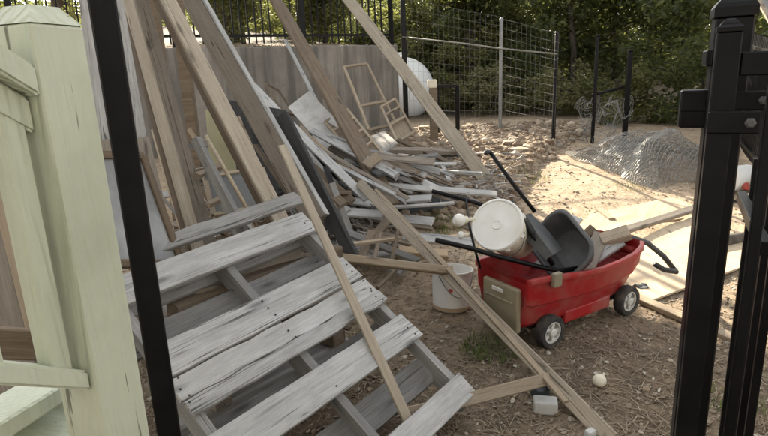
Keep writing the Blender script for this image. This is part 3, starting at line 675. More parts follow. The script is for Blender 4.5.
sash('brown window sash with cloudy glass behind the black gate post', [(88, 155, 2.28), (142, 156, 2.52), (181, 264, 2.42), (116, 264, 2.15)], 0, .035, .03, 'wood_brown', 'glass_pane')
sash('pale wooden frame of a leaning screen behind the slim pole', [(205, 178, 3.5), (262, 168, 3.7), (276, 205, 3.4), (214, 215, 3.2)], 0, .03, .02, 'wood_pine', 'screen_mesh', (), name='screen_frame', cat='frame', fillpart='screen')
# boards behind the railing
plank('board', 'knotty pine board leaning behind the pale green balusters', (-6, 128, 1.75), (46, 330, 1.55), .10, .022, 'wood_pine', (.2, -1, .3))
plank('board', 'grey plank standing behind the knotty pine board', (18, 110, 1.95), (62, 360, 1.7), .12, .02, 'wood_grey', (.1, -1, .1))
plank('board', 'brown plank lying level behind the bottom of the balusters', (-20, 342, 1.35), (72, 346, 1.5), .085, .03, 'wood_brown', (0, -1, .3))
plank('board', 'shadowy weathered plank leaning far left behind the railing', (-28, 200, 1.9), (22, 400, 1.6), .14, .02, 'wood_taupe', (.1, -1, .1))

# ---- named boards of the heap
HEAP = [
 ('long pale grey board sloping down the heap under the white panel', (252, 85, 5.6), (367, 199, 4.35), .075, .022, 'wood_white', (.1, -.6, .8)),
 ('second grey board beside the long pale one, sliding down the heap', (272, 108, 5.5), (338, 172, 4.9), .07, .02, 'wood_grey', (.2, -.5, .9)),
 ('thin pale stick leaning on the concrete wall left of the brown two by six', (285, 40, 8.1), (318, 105, 6.6), .045, .03, 'wood_white', (.3, -1, .3)),
 ('whitewashed board lying level at the heap foot, upper of two', (325, 197, 4.6), (380, 205, 4.5), .10, .02, 'wood_white', (0, -.35, 1)),
 ('whitewashed board lying level at the heap foot, lower of two', (330, 211, 4.3), (383, 214, 4.15), .11, .02, 'wood_white', (0, -.35, 1)),
 ('long white board pointing right over the stones behind the pail', (390, 186, 4.95), (496, 194, 4.85), .085, .02, 'wood_white', (0, -.35, 1)),
 ('short white board end below the long white board over the stones', (396, 200, 4.75), (431, 198, 4.7), .10, .02, 'wood_white', (0, -.35, 1)),
 ('thin white strip pointing right under the short white board end', (392, 207, 4.6), (454, 203, 4.65), .035, .02, 'wood_white', (0, -.35, 1)),
 ('grey-white plank lying flat left of the white bucket', (404, 236, 4.0), (474, 243, 3.95), .10, .02, 'wood_white', (0, -.4, 1)),
 ('curved silver-grey strip sweeping across the heap below the sashes', (386, 148, 6.0), (404, 190, 5.0), .05, .012, 'wood_white', (.4, -.4, .8)),
 ('pale straight strip crossing the heap toward the stones', (345, 160, 5.2), (420, 184, 5.1), .055, .016, 'wood_white', (0, -.4, 1)),
 ('pale narrow strip lying just below the straight strip', (352, 172, 5.0), (412, 192, 4.9), .045, .016, 'wood_white', (0, -.4, 1)),
 ('dark weathered board lying across the rear of the heap', (398, 140, 6.7), (452, 164, 6.1), .06, .03, 'wood_brown', (0, -.5, 1)),
 ('grey round-edged rail lying left to right on the rear heap', (385, 150, 6.3), (455, 152, 6.5), .07, .05, 'wood_taupe', (0, -.5, 1)),
 ('pale upright scrap lath near the timber post', (436, 150, 6.6), (450, 182, 5.7), .05, .016, 'wood_white', (.2, -.6, 1)),
 ('brown board stub poking up between tan two by four and heap', (372, 232, 3.75), (360, 262, 3.35), .055, .03, 'wood_brown', (0, -1, .3)),
 ('second brown stub beside the first, leaning right', (381, 234, 3.7), (371, 268, 3.3), .03, .03, 'wood_brown', (0, -1, .3)),
 ('thin brown stake standing upright left of the white pail', (398, 231, 3.55), (391, 262, 3.35), .022, .022, 'wood_brown', (0, -1, .2)),
 ('grey board sloping right behind the thin brown stake', (345, 232, 3.9), (418, 261, 3.6), .05, .03, 'wood_grey', (0, -.6, 1)),
 ('brown plank running back under the whitewashed boards', (393, 213, 4.3), (372, 240, 3.8), .06, .03, 'wood_brown', (.2, -.6, 1)),
 ('brown stick on the dirt pointing to the pallet corner', (403, 262, 3.35), (377, 288, 3.0), .022, .02, 'wood_brown', (0, -.4, 1)),
 ('tan stick lying beside the pallet right edge', (352, 244, 3.4), (398, 238, 3.75), .03, .02, 'wood_pine', (0, -.4, 1)),
 ('short tan block of wood in front of the slatted frame', (366, 166, 4.9), (379, 156, 5.0), .10, .03, 'wood_pine', (.1, -.8, .8)),
 ('dark board edge lying under the olive panel', (228, 208, 3.4), (300, 185, 3.8), .06, .02, 'wood_dark', (0, -.6, 1)),
 ('reddish brown plank wedged under the dark notched board', (306, 170, 4.4), (344, 205, 4.0), .07, .025, 'wood_brown', (0, -.6, 1)),
 ('brown lath in the shadows right of the dark notched board', (310, 190, 4.3), (352, 193, 4.4), .05, .02, 'wood_brown', (0, -.6, 1)),
 ('tan stick leaning between the two wide leaning planks', (238, 118, 4.2), (262, 175, 3.6), .035, .02, 'wood_pine', (.2, -1, .3)),
 ('brown slat leaning right of the knotty pale lumber', (255, 145, 4.0), (300, 212, 3.5), .035, .02, 'wood_brown', (.2, -1, .3)),
 ('pale block on the weathered board between leaning lumber, upper', (196, 176, 3.2), (222, 166, 3.4), .04, .03, 'wood_pine', (0, -.8, .6)),
 ('pale block on the weathered board between leaning lumber, lower', (208, 205, 3.0), (228, 196, 3.2), .035, .03, 'wood_pine', (0, -.8, .6)),
 ('tan plank crossing below the weathered grey board', (158, 272, 2.45), (236, 248, 2.75), .06, .02, 'wood_pine', (0, -.8, .6)),
 ('splintered brown board showing under the top pallet slat', (195, 292, 2.36), (300, 250, 2.75), .09, .025, 'wood_taupe', (-.1, -.8, .3)),
]
for lab, A, B, w, t, mt, fc_ in HEAP: plank('board', lab, A, B, w, t, mt, fc_, seg=4, rag=.012, wavy=.002)
rf_ = random.Random(77); FAN = []
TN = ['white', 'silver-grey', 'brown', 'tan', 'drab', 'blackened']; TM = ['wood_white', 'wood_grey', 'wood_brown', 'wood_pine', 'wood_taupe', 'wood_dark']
for i in range(88):
    u = (i + rf_.random()) / 88; k_ = rf_.choice([0, 0, 0, 1, 1, 2, 3, 4, 4, 5]); w_ = rf_.choice([.025, .035, .05, .07, .09])
    A = at(rf_.uniform(232, 262) + 105 * u, rf_.uniform(118, 150) + 18 * u, rf_.uniform(5.0, 6.0) + .5 * u); B = at(306 + 150 * u + rf_.uniform(-15, 15), rf_.uniform(196, 222) - 34 * u, rf_.uniform(3.9, 4.4) + 1.2 * u)
    m_ = A.lerp(B, .5); q = rf_.uniform(.28, .55); d = (B - A); L0 = d.length; s_ = rf_.uniform(-.2, .2); A, B = m_ + d * (s_ - q), m_ + d * (s_ + q)
    for p_ in (A, B): p_.z = max(p_.z, terr(p_.x, p_.y) + .02)
    FAN.append((A, B, w_, k_, u))
for i, (A, B, w_, k_, u) in enumerate(FAN):
    pos = ['behind the black notched board', 'left of the white panel', 'under the white panel', 'right of the white panel', 'below the slatted frame', 'below the small sash', 'toward the stones'][min(6, int(u * 7))]
    plank('board', f'{"slim" if w_ < .04 else "broad" if w_ > .06 else "medium"} {TN[k_]} board fanning down the heap {pos}, number-less scrap'.replace(', number-less scrap', ['', ', higher one', ', lower one'][i % 3]), A, B, w_, rf_.choice([.012, .018, .022, .035]), TM[k_], (rf_.uniform(-.5, .5), rf_.uniform(-.8, -.2), 1), group='boards fanning down the heap', seg=4, rag=.012, wavy=.002, warp=2.5)
for i in range(24):
    x = -1.75 + 1.6 * (i + rf_.random()) / 24; y = rf_.uniform(3.35, 4.5); A = Vector((x, y, terr(x, y) - .01)); B = A + Vector((rf_.uniform(-.65, -.2), rf_.uniform(.05, .5), rf_.uniform(.55, 1.05))); k_ = rf_.choice([0, 1, 1, 2, 2, 3, 3, 4, 5]); w_ = rf_.choice([.025, .035, .05, .08])
    pos = ['behind the leftmost leaning post', 'behind the slim pole', 'behind the knotty pale lumber', 'between the two wide leaning planks', 'beside the black notched board'][min(4, int(i * 5 / 24))]
    plank('leaning_lath', f'{"slim" if w_ < .03 else "broad" if w_ > .06 else "medium"} {TN[k_]} lath leaning steeply {pos}', A, B, w_, rf_.choice([.012, .02, .03]), TM[k_], (rf_.uniform(-.6, .6), -1, .3), group='short laths leaning in the heap', cat='lath', seg=3, rag=.01, warp=2)
# ---- jumbled scrap filling the heap, resting on the mound
adj = {'wood_white': 'whitened', 'wood_grey': 'grey', 'wood_pine': 'tan', 'wood_brown': 'brown', 'wood_taupe': 'drab', 'wood_dark': 'blackened'}
zones = [((195, 405, 120, 212), 105, 'heap in front of the wall'), ((330, 400, 215, 262), 16, 'heap foot beside the pallet'), ((380, 455, 140, 192), 34, 'rear heap by the stones'), ((160, 330, 215, 320), 22, 'dark gap under the pallet')]
LM = [(205, 150, 'left of the pale pole'), (225, 205, 'under the slim pole'), (240, 130, 'behind the olive panel'), (262, 160, 'between the wide leaning planks'), (275, 195, 'behind the knotty leaning lumber'), (295, 140, 'left of the white panel'), (305, 180, 'under the black notched board'), (330, 150, 'below the white panel'), (325, 130, 'on the lower white panel side'), (335, 205, 'right of the black notched board'), (345, 180, 'below the slatted frame'), (362, 150, 'beside the slatted frame'), (375, 195, 'below the brown two by six'), (385, 165, 'below the small sash'), (395, 180, 'left of the felt roll'), (405, 148, 'right of the small sash'), (420, 180, 'below the felt roll'), (440, 150, 'by the timber post'), (445, 175, 'at the stones edge'), (345, 235, 'under the whitewashed boards'), (365, 225, 'behind the brown stubs'), (385, 245, 'by the thin brown stake'), (390, 222, 'behind the edging strip'), (350, 255, 'above the tan two by four'), (180, 240, 'under the weathered splintered board'), (205, 300, 'under the upper pallet slats'), (250, 270, 'below the top pallet slat'), (290, 290, 'inside the middle of the pallet'), (315, 250, 'at the pallet upper corner'), (165, 300, 'beside the black gate post'), (300, 225, 'behind the top pallet slat end')]
used = {}
def uniq(base):
    used[base] = used.get(base, 0) + 1; return base
def near_lm(px, py, L_=LM): return min(L_, key=lambda q: (q[0] - px) ** 2 + (q[1] - py) ** 2)[2]
for (x0, x1, y0, y1), n, where in zones:
    for i in range(n):
        px, py = random.uniform(x0, x1), random.uniform(y0, y1); L = random.choice([.25, .35, .5, .7, .9]); a = random.gauss(-.75, .5); lift = random.uniform(.02, .30 if 'front' in where else .14)
        c_ = G(px, py, lift); d = Vector((math.cos(a), math.sin(a), random.uniform(-.18, .12))) * L / 2
        A, B = c_ - d, c_ + d
        if 'dark gap' in where: c_.z = .06
        for q in (A, B): q.z = max(q.z, terr(q.x, q.y) + .012)
        if min(A.y, B.y) < 2.0 or max(A.y, B.y) > 7.4: continue
        mt = random.choice(['wood_white', 'wood_grey', 'wood_grey', 'wood_pine', 'wood_brown', 'wood_brown', 'wood_taupe', 'wood_taupe', 'wood_dark'])
        w_ = random.choice([.03, .05, .07, .09]); ll = 'short' if L < .4 else 'mid-length' if L < .6 else 'long'; ww = 'narrow' if w_ < .04 else 'wide' if w_ > .08 else 'plain'
        dr = 'pointing right' if abs(d.x) > abs(d.y) * 1.6 else 'end toward the wall' if abs(d.y) > abs(d.x) * 1.6 else 'lying askew'
        plank('scrap_board', uniq(f'{ll} {ww} {adj[mt]} scrap {near_lm(px, py)}, {dr}'), A, B, w_, random.choice([.015, .02, .035]), mt, (random.uniform(-.4, .4), random.uniform(-.7, .1), 1), group='scrap boards jumbled in the heap', seg=2, rag=.01)
rs_ = random.Random(31); L_ = []
for i in range(2300):
    z_ = rs_.random()
    px, py = (rs_.uniform(200, 400), rs_.uniform(125, 262)) if z_ < .6 else (rs_.uniform(370, 520), rs_.uniform(135, 200)) if z_ < .85 else (rs_.uniform(150, 330), rs_.uniform(230, 330))
    c_ = G(px, py, rs_.uniform(.0, .26 if px < 370 else .12)); c_.y = max(c_.y, 2.2); a = rs_.gauss(-.7, .8); l_ = rs_.uniform(.05, .32); d = Vector((math.cos(a), math.sin(a), rs_.uniform(-.35, .3))) * l_ / 2; w_, t_2 = rs_.uniform(.004, .022), rs_.uniform(.003, .012)
    if z_ >= .85: c_.z = terr(c_.x, c_.y) + rs_.uniform(.005, .06)
    if c_.y > 7.3: continue
    f_ = Vector((rs_.uniform(-1, 1), rs_.uniform(-1, 1), 1)); x_ = d.normalized(); zz = (f_ - x_ * f_.dot(x_)).normalized(); yy = zz.cross(x_)
    v, f = box_vf((-l_ / 2, -w_ / 2, -t_2 / 2), (l_ / 2, w_ / 2, t_2 / 2)); L_.append(([c_ + x_ * p[0] * (1 if p[1] > 0 else rs_.uniform(.8, 1)) + yy * p[1] + zz * p[2] for p in v], f))
v, f = merge_vf(L_); tag(link('wood_splinters', pmesh('splinters', v, f), 'splinter_wood'), 'splinters, laths and slivers of broken wood strewn through the heap', 'splinters', kind='stuff')
# rolled pipe, small round things in the rear heap
for (px, py, y, L, r_, a, mt, lab) in ((423, 166, 5.7, .28, .035, .1, 'edging_rubber', 'dark grey roll of felt lying among the rear scrap'), (404, 158, 6.0, .16, .045, -.8, 'grey_plastic', 'short dark pipe elbow end lying beside the felt roll')):
    p = at(px, py, y); e = empty('pipe_piece', p, a, lab, 'pipe'); o = lathe('body', [(r_ * .7, -L / 2 + .01), (r_, -L / 2), (r_, L / 2), (r_ * .7, L / 2 - .01)], mt, e, 16); o.rotation_euler = (0, R(90), 0)
# landscape edging
ep = [G(x, y) for x, y in ((352, 214), (385, 213), (412, 213), (432, 211), (446, 206), (462, 201))]
v, f = [], []
for i, p in enumerate(ep):
    d = (ep[min(i + 1, len(ep) - 1)] - ep[max(i - 1, 0)]).normalized(); s_ = Vector((-d.y, d.x, 0)) * .018
    for q, z in ((-s_, -.06), (-s_, .13), (s_, .13), (s_, -.06)): v.append(p + q + Vector((0, 0, z)))
for i in range(len(ep) - 1):
    for j in range(4): f.append((i * 4 + j, i * 4 + (j + 1) % 4, i * 4 + 4 + (j + 1) % 4, i * 4 + 4 + j))
f += [(3, 2, 1, 0), tuple(len(ep) * 4 - 4 + j for j in range(4))]
tag(link('landscape_edging', pmesh('edging', v, f), 'edging_rubber'), 'dark landscape edging strip holding back the stones', 'edging')
# chipboard chunk under M
p = G(425, 268); e = plank('chipboard_block', 'thick crumbly chipboard chunk lying behind the long two by four', (398, 252, 3.75), (447, 256, 3.75), .09, .06, 'cardboard', (0, -.3, 1), cat='block', wavy=.004)

# ------------------------------------------------------------------ plywood sheets on the dirt
def flat(name, label, quad, lift, t, mat, cat='plywood', nx_=10, ny_=6):
    P = [G(*q, lift) for q in quad]; Mx = orient(P[0], P[1], (0, 0, 1)); Mi = Mx.inverted(); v = []; f = []
    for j in range(ny_ + 1):
        for i in range(nx_ + 1):
            u, w_ = i / nx_, j / ny_; p = P[0].lerp(P[1], u).lerp(P[3].lerp(P[2], u), w_); p.z = max(p.z, terr(p.x, p.y) + lift); v.append(Mi @ p)
    n0 = len(v); v += [Vector((p.x, p.y, p.z - t)) for p in v]
    k = nx_ + 1
    for j in range(ny_):
        for i in range(nx_):
            a = j * k + i; f.append((a, a + 1, a + k + 1, a + k)); f.append((a + n0, a + k + n0, a + k + 1 + n0, a + 1 + n0))
    rim = [i for i in range(k)] + [j * k + nx_ for j in range(1, ny_ + 1)] + [ny_ * k + i for i in range(nx_ - 1, -1, -1)] + [j * k for j in range(ny_ - 1, 0, -1)]
    for a, b_ in zip(rim, rim[1:] + rim[:1]): f.append((a, a + n0, b_ + n0, b_))
    bm = bmesh.new(); me = pmesh(name, v, f); bm.from_mesh(me); bmesh.ops.recalc_face_normals(bm, faces=bm.faces[:]); bm.to_mesh(me); bm.free()
    o = link(name, me, mat); o.matrix_world = Mx; return tag(o, label, cat)
flat('plywood_sheet', 'sunlit plywood sheet lying farther away, behind the long plank', [(566, 238), (590, 214), (672, 197), (714, 213)], .012, .012, 'wood_ply')
flat('plywood_sheet', 'large sunlit plywood sheet lying on the dirt right of the wagon', [(594, 262), (646, 302), (770, 256), (696, 213)], .03, .014, 'wood_ply')
plank('lumber', 'long grey two by four lying across the plywood right of the wagon', (596, 239, 4.35), (702, 206, 5.22), .075, .04, 'wood_taupe', (0, -.3, 1), cat='lumber')
plank('lumber', 'pale two by four on the ground below the plywood sheet', G(626, 293, .02), G(750, 346, .02), .065, .035, 'wood_pine', (0, -.3, 1), cat='lumber')
plank('board', 'tiny pale offcut on the sand beyond the plywood', G(598, 209, .02), G(612, 219, .02), .06, .02, 'wood_pine', (0, -.3, 1))
lg = [G(x, y, .05) for x, y in ((700, 247), (730, 240), (752, 236), (778, 231))]
o = tube('log', lg, [.05, .052, .046, .05], 'bark', None, 10); tag(o, 'thin weathered log lying across the plywood near the gate post', 'log')
# white bottle-like drum by the right fence, bits
p = G(738, 190); e = empty('plastic_drum', (p.x, p.y, p.z + .13), R(20), 'white plastic drum lying on its side behind the gate post', 'drum')
o = lathe('body', [(0, -.2), (.10, -.2), (.135, -.17), (.135, .12), (.10, .19), (.04, .21), (0, .21)], 'white_plastic', e, 24); o.rotation_euler = (0, R(90), 0)
o = lathe('cap', [(.04, 0), (.04, .03), (0, .03)], 'red_dot', e, 12); o.rotation_euler = (R(75), 0, 0); o.location = (-.08, -.125, -.06)
hs_ = [G(x, y, .015) for x, y in ((712, 202), (730, 200), (748, 203), (756, 209), (751, 217), (744, 221))]
tag(tube('hose', hs_, .014, 'rubber', None, 8), 'short black hose curled on the sand near the gate post', 'hose')
p = G(758, 203); e = empty('cinder_piece', p, .4, 'small pale concrete piece at the right edge by the fence', 'block'); bev_box('body', (-.09, -.07, -.01), (.09, .07, .10), 'concrete_block', e, .012, 2)

# ------------------------------------------------------------------ the red wagon
WR = .095                                   # wheel radius
wy = R(31); wx = Vector((math.cos(wy), math.sin(wy), 0)); wv = Vector((-wx.y, wx.x, 0))
wo = Vector((.88, 2.83, 0)); WW = .39; WL = .70
wg = empty('red_wagon', wo, wy, 'red plastic pull wagon piled with junk', 'wagon')
# hull: stations along x, outer and inner U sections
st_x = [-.16, -.13, 0, .2, .40, .57, .72, .82, .87]; rimz = [.43, .435, .43, .405, .39, .395, .41, .43, .44]; botz = [.14, .12, .115, .115, .115, .12, .14, .20, .27]
hw_t = [.205, .215, .225, .23, .23, .225, .215, .19, .155]; hw_b = [.155, .165, .18, .185, .185, .175, .155, .125, .09]
ym = WW / 2
V_, F_ = [], []; sec = []
for x, zr_, zb, ht, hb in zip(st_x, rimz, botz, hw_t, hw_b):
    zm = zb + (zr_ - zb) * .45
    out = [(-ht - .018, zr_), (-ht - .018, zr_ - .03), (-ht, zr_ - .034), (-ht + .008, zm + .012), (-ht + .022, zm), (-hb, zb + .03), (-hb + .03, zb), (0, zb)]
    inn = [(-ht + .014, zr_ - .004), (-ht + .03, zm), (-hb + .03, zb + .06), (0, zb + .055)]
    o_ = out + [(-y, z) for y, z in reversed(out[:-1])]; i_ = [(-y, z) for y, z in inn[:-1]] + [inn[-1]] + [(y, z) for y, z in reversed(inn[:-1])]
    loop = o_ + i_; sec.append(len(loop)); V_ += [(x, ym + y, z) for y, z in loop]
k = sec[0]
for i in range(len(st_x) - 1):
    for j in range(k): a = i * k + j; b_ = i * k + (j + 1) % k; F_.append((a, b_, b_ + k, a + k))
F_.append(tuple(range(15))); F_.append(tuple(reversed([(len(st_x) - 1) * k + j for j in range(15)])))
# inner end walls come from the closed sections; close rim ends
F_.append(tuple([0] + list(reversed(range(15, k))) + [14])[::-1]); n_ = (len(st_x) - 1) * k; F_.append(tuple([n_] + [n_ + q for q in reversed(range(15, k))] + [n_ + 14]))
bm = bmesh.new(); me = pmesh('hull', V_, F_, True); bm.from_mesh(me); bmesh.ops.recalc_face_normals(bm, faces=bm.faces[:]); bm.to_mesh(me); bm.free()
body = link('body', me, 'red_plastic', wg); md = body.modifiers.new('bevel', 'BEVEL'); md.width = .012; md.segments = 2; md.limit_method = 'ANGLE'; md.angle_limit = R(30)
me.polygons.foreach_set('use_smooth', [True] * len(me.polygons))
bev_box('skirt', (.15, .004, .085), (WL - .15, .04, .17), 'red_plastic', wg, .015, 2)
bev_box('skirt', (.15, WW - .04, .085), (WL - .15, WW - .004, .17), 'red_plastic', wg, .015, 2)
rp = bev_box('rear_panel', (-.185, ym - .15, .10), (-.150, ym + .13, .36), 'khaki_plastic', wg, .012, 3)
bev_box('latch', (-.194, ym - .045, .31), (-.186, ym + .045, .333), 'hub_plastic', rp, .003)
bev_box('panel_rib', (-.193, ym - .12, .265), (-.186, ym + .10, .278), 'khaki_plastic', rp, .003)
bev_box('side_clip', (-.03, -.07, .37), (.03, -.04, .45), 'khaki_plastic', wg, .008, 2)
bev_box('front_bumper', (.84, ym - .10, .25), (.91, ym + .10, .32), 'red_plastic', wg, .025, 3)
bev_box('front_bumper', (.84, ym - .12, .345), (.92, ym + .12, .39), 'red_plastic', wg, .02, 3)
for (x, y, sgn) in ((0, -.02, -1), (WL, -.0, -1), (0, WW + .02, 1), (WL, WW, 1)):
    whl = empty('wheel', (x, y, WR)); whl.parent = wg; whl.rotation_euler = (R(90) * (1 if sgn < 0 else -1), random.random() * .0, 0)
    lathe('tyre', [(WR * .68, -.03), (WR * .93, -.03), (WR, -.02), (WR, .02), (WR * .93, .03), (WR * .68, .03), (WR * .66, .012), (WR * .66, -.012), (WR * .68, -.03)], 'rubber', whl, 36)
    L_ = [lathe_vf([(WR * .58, -.02), (WR * .66, -.02), (WR * .66, .024), (WR * .58, .026), (WR * .56, .018), (WR * .56, -.02), (WR * .58, -.02)], 28), lathe_vf([(.024, -.03), (.024, .030), (.016, .034), (0, .034)], 16)]
    for q in range(5):
        a = q * 2 * math.pi / 5; v, f = box_vf((.018, -.011, -.012), (WR * .6, .011, .016)); ca, sa = math.cos(a), math.sin(a); L_.append(([(x_ * ca - y_ * sa, x_ * sa + y_ * ca, z_) for x_, y_, z_ in v], f))
    v, f = merge_vf(L_); link('rim', pmesh('rim', v, f), 'hub_plastic', whl)
for x in (0, WL): 
    v, f = tube_vf([(x, .03, WR), (x, WW - .03, WR)], .012, 8); link('axle', pmesh('axle', v, f), 'black_metal', wg)
    bev_box('axle_block', (x - .05, .08, WR - .02), (x + .05, WW - .08, .13), 'black_plastic', wg, .008)
# pull handle
hp_ = [Vector((.97, ym - .03, .40)), Vector((1.06, ym - .02, .41)), Vector((1.17, ym - .06, .36)), Vector((1.25, ym - .13, .27)), Vector((1.28, ym - .19, .19))]
hp_ = [q - Vector((.09, 0, 0)) for q in hp_]
hd = tube('pull_handle', hp_, [.017, .018, .018, .018, .017], 'black_plastic', wg, 10)
tube('grip', [Vector((1.19, ym - .19, .19)), Vector((1.17, ym - .22, .185)), Vector((1.08, ym - .19, .21)), Vector((1.03, ym - .15, .25))], .018, 'black_plastic', hd, 10)
def WP(x, y, z): return wo + wx * x + wv * y + Vector((0, 0, z))

# boards in the wagon
for (a, b_, w_, t_2, m_, lab) in (((.30, .40, .30), (.86, .54, .49), .09, .02, 'wood_white', 'pale board sticking out over the wagon far side'), ((.42, .12, .26), (.80, .28, .44), .10, .022, 'wood_taupe', 'rounded grey board lying in the wagon by the near rim'), ((.40, .25, .24), (.83, .18, .42), .12, .02, 'wood_white', 'whitish wide board lying inside the wagon'), ((.55, .45, .22), (.82, .36, .46), .07, .03, 'wood_brown', 'brown stick among the boards in the wagon'), ((.76, .25, .41), (.88, .14, .47), .11, .05, 'wood_pine', 'short tan wood block on the front rim of the wagon')):
    plank('board', lab, WP(*a), WP(*b_), w_, t_2, m_, (0, -.4, 1))
# tilted white bucket with lid
lc = at(496, 224, 2.95); ln = Vector((-.50, -.72, .48)).normalized()
bk = empty('lidded_bucket', lc - ln * .36, 0, 'white lidded plastic bucket lying on the wagon with lid facing out', 'bucket')
fr_ = frame_from(ln, (1, 0, 0)); bk.matrix_world = Matrix.Translation(lc - ln * .36) @ fr_; 
lathe('body', [(0, 0), (.118, 0), (.122, .004), (.134, .30), (.140, .30), (.140, .315), (.136, .316), (.137, .335)], 'cream_plastic', bk, 40)
ld = lathe('lid', [(.137, .322), (.147, .322), (.149, .330), (.149, .352), (.144, .358), (.136, .358), (.134, .352), (.03, .352), (.028, .356), (.022, .356), (.02, .352), (0, .352)], 'white_plastic', bk, 40)
for a in range(0, 360, 45):
    o = bev_box('lid_tab', (.138, -.012, .292), (.153, .012, .325), 'white_plastic', bk, .003); o.rotation_euler = (0, 0, R(a + 12))
hb_ = [(.142 * math.cos(t), .142 * math.sin(t), .29 - .12 * math.sin((t - 3.3) / 2.6 * math.pi)) for t in np.linspace(3.3, 5.9, 14)]
tube('bail', hb_, .003, 'galv_metal', bk, 6)
# floodlight fixtures with globe bulbs
for (px, py, r_, lab) in ((459, 220, .036, 'round white globe bulb fixture left of the lidded bucket, upper and larger'), (461, 235, .022, 'small white lamp fixture below the globe bulb by the bucket')):
    p = at(px, py, 3.0); e = empty('lamp_fixture', p, 0, lab, 'lamp'); e.matrix_world = Matrix.Translation(p) @ frame_from((-.9, -.3, .1), (0, 0, 1))
    lathe('globe', [(r_ * math.sin(t), r_ * -math.cos(t)) for t in np.linspace(2.6, .02, 12)][::-1], 'white_plastic', e, 24)
    lathe('socket', [(r_ * .55, -r_ * .85 - .02), (r_ * .6, -r_ * .8), (r_ * .5, -r_ * .7)], 'cream_plastic', e, 16).location = (0, 0, -.0)
    tube('arm', [(0, 0, -r_ * .9), (0, .01, -r_ - .05), (.0, .02, -r_ - .11)], .011, 'cream_plastic', e, 8)
# black barrow tray with handles lying on the wagon
tn = (Vector((-.78, -.42, .46))).normalized(); tcn = at(559, 245, 3.12)
ty = empty('barrow_tray', tcn, 0, 'black plastic barrow tray lying upturned on the wagon', 'barrow'); fr_ = frame_from(tn, Vector((.75, -.1, .62))); ty.matrix_world = Matrix.Translation(tcn) @ fr_
def rr(hx, hy, r_, n=6):
    out = []
    for cx_, cy_, a0 in ((hx - r_, hy - r_, 0), (-hx + r_, hy - r_, 90), (-hx + r_, -hy + r_, 180), (hx - r_, -hy + r_, 270)):
        for i in range(n + 1): a = R(a0 + 90 * i / n); out.append((cx_ + r_ * math.cos(a), cy_ + r_ * math.sin(a)))
    return out
TSC = .88
lv = [(.17, .235, .11, .0), (.185, .25, .12, .0), (.19, .255, .12, -.012), (.18, .245, .12, -.02), (.165, .23, .11, -.02), (.125, .17, .09, -.15), (.11, .15, .08, -.165), (.105, .145, .08, -.155), (.12, .165, .09, -.14), (.16, .225, .11, -.015), (.165, .23, .11, .0)]
v = []; 
for hx, hy, r_, z in lv: v += [(x * TSC, y * TSC, z * TSC) for x, y in rr(hx, hy, r_)]
n_ = len(rr(1, 1, .3)); f = []
f += [tuple(6 * n_ + j for j in reversed(range(n_))), tuple(7 * n_ + j for j in range(n_))]
for i in list(range(6)) + list(range(7, 10)):
    for j in range(n_): f.append((i * n_ + j, i * n_ + (j + 1) % n_, (i + 1) * n_ + (j + 1) % n_, (i + 1) * n_ + j))
for j in range(n_): f.append((10 * n_ + j, 10 * n_ + (j + 1) % n_, (j + 1) % n_, j))
bm = bmesh.new(); me = pmesh('tray', v, f, True); bm.from_mesh(me); bmesh.ops.recalc_face_normals(bm, faces=bm.faces[:]); bm.to_mesh(me); bm.free(); me.polygons.foreach_set('use_smooth', [True] * len(me.polygons))
link('tray', me, 'grey_plastic', ty)
Ti = (Matrix.Translation(tcn) @ fr_).inverted()
tube('handle', [Ti @ at(*q) for q in ((436, 240, 2.78), (470, 248, 2.83), (500, 257, 2.88), (540, 267, 2.93), (560, 271, 2.98), (578, 268, 3.05))], .014, 'black_metal', ty, 10)
tube('handle', [Ti @ at(*q) for q in ((432, 191, 3.25), (456, 197, 3.27), (480, 204, 3.3), (515, 216, 3.33), (545, 226, 3.36))], .013, 'black_metal', ty, 10)
tube('brace', [Ti @ at(*q) for q in ((466, 200, 3.26), (469, 225, 3.1), (475, 250, 2.86), (480, 268, 2.9))], .007, 'black_metal', ty, 8)
# lobby dustpan with upright handle
dp = at(537, 236, 3.05); dz = (at(491, 154, 3.3) - at(533, 208, 3.12)).normalized()
du_ = empty('dustpan', dp, 0, 'black long-handled dustpan leaning out of the wagon', 'dustpan'); fr_ = frame_from(dz, Vector((.8, -.5, .0))); du_.matrix_world = Matrix.Translation(dp) @ fr_; Ti = du_.matrix_world.inverted() if False else (Matrix.Translation(dp) @ fr_).inverted()
tube('pole', [Ti @ at(*q) for q in ((490, 152, 3.3), (510, 180, 3.21), (535, 212, 3.12))], .0115, 'black_metal', du_, 10)
tube('hook', [Ti @ at(*q) for q in ((490, 152, 3.3), (487, 152, 3.29), (486, 154, 3.28))], .014, 'black_plastic', du_, 8)
pv, pf = [], []
for i, s_ in enumerate(np.linspace(0, 1, 7)):
    wd = .045 + .06 * min(1, s_ * 2.2); dpth = .09 * (1 - .45 * s_)
    for yy, zz in ((-wd, .0), (-wd, dpth), (-wd + .006, dpth), (-wd + .008, .012), (wd - .008, .012), (wd - .006, dpth), (wd, dpth), (wd, 0)): pv.append((zz * -1 + .04, yy, .13 - s_ * .27))
for i in range(6):
    for j in range(8): pf.append((i * 8 + j, i * 8 + (j + 1) % 8, i * 8 + 8 + (j + 1) % 8, i * 8 + 8 + j))
pf += [tuple(reversed(range(8))), tuple(48 + j for j in range(8))]
bm = bmesh.new(); me = pmesh('pan', pv, pf); bm.from_mesh(me); bmesh.ops.recalc_face_normals(bm, faces=bm.faces[:]); bm.to_mesh(me); bm.free(); link('pan', me, 'grey_plastic', du_)
tag(tube('black_tube', [at(510, 201, 3.02), at(531, 233, 2.97), at(553, 265, 2.93)], .0145, 'black_metal', None, 12), 'straight black pipe leaning across the wagon beside the dustpan', 'pipe')

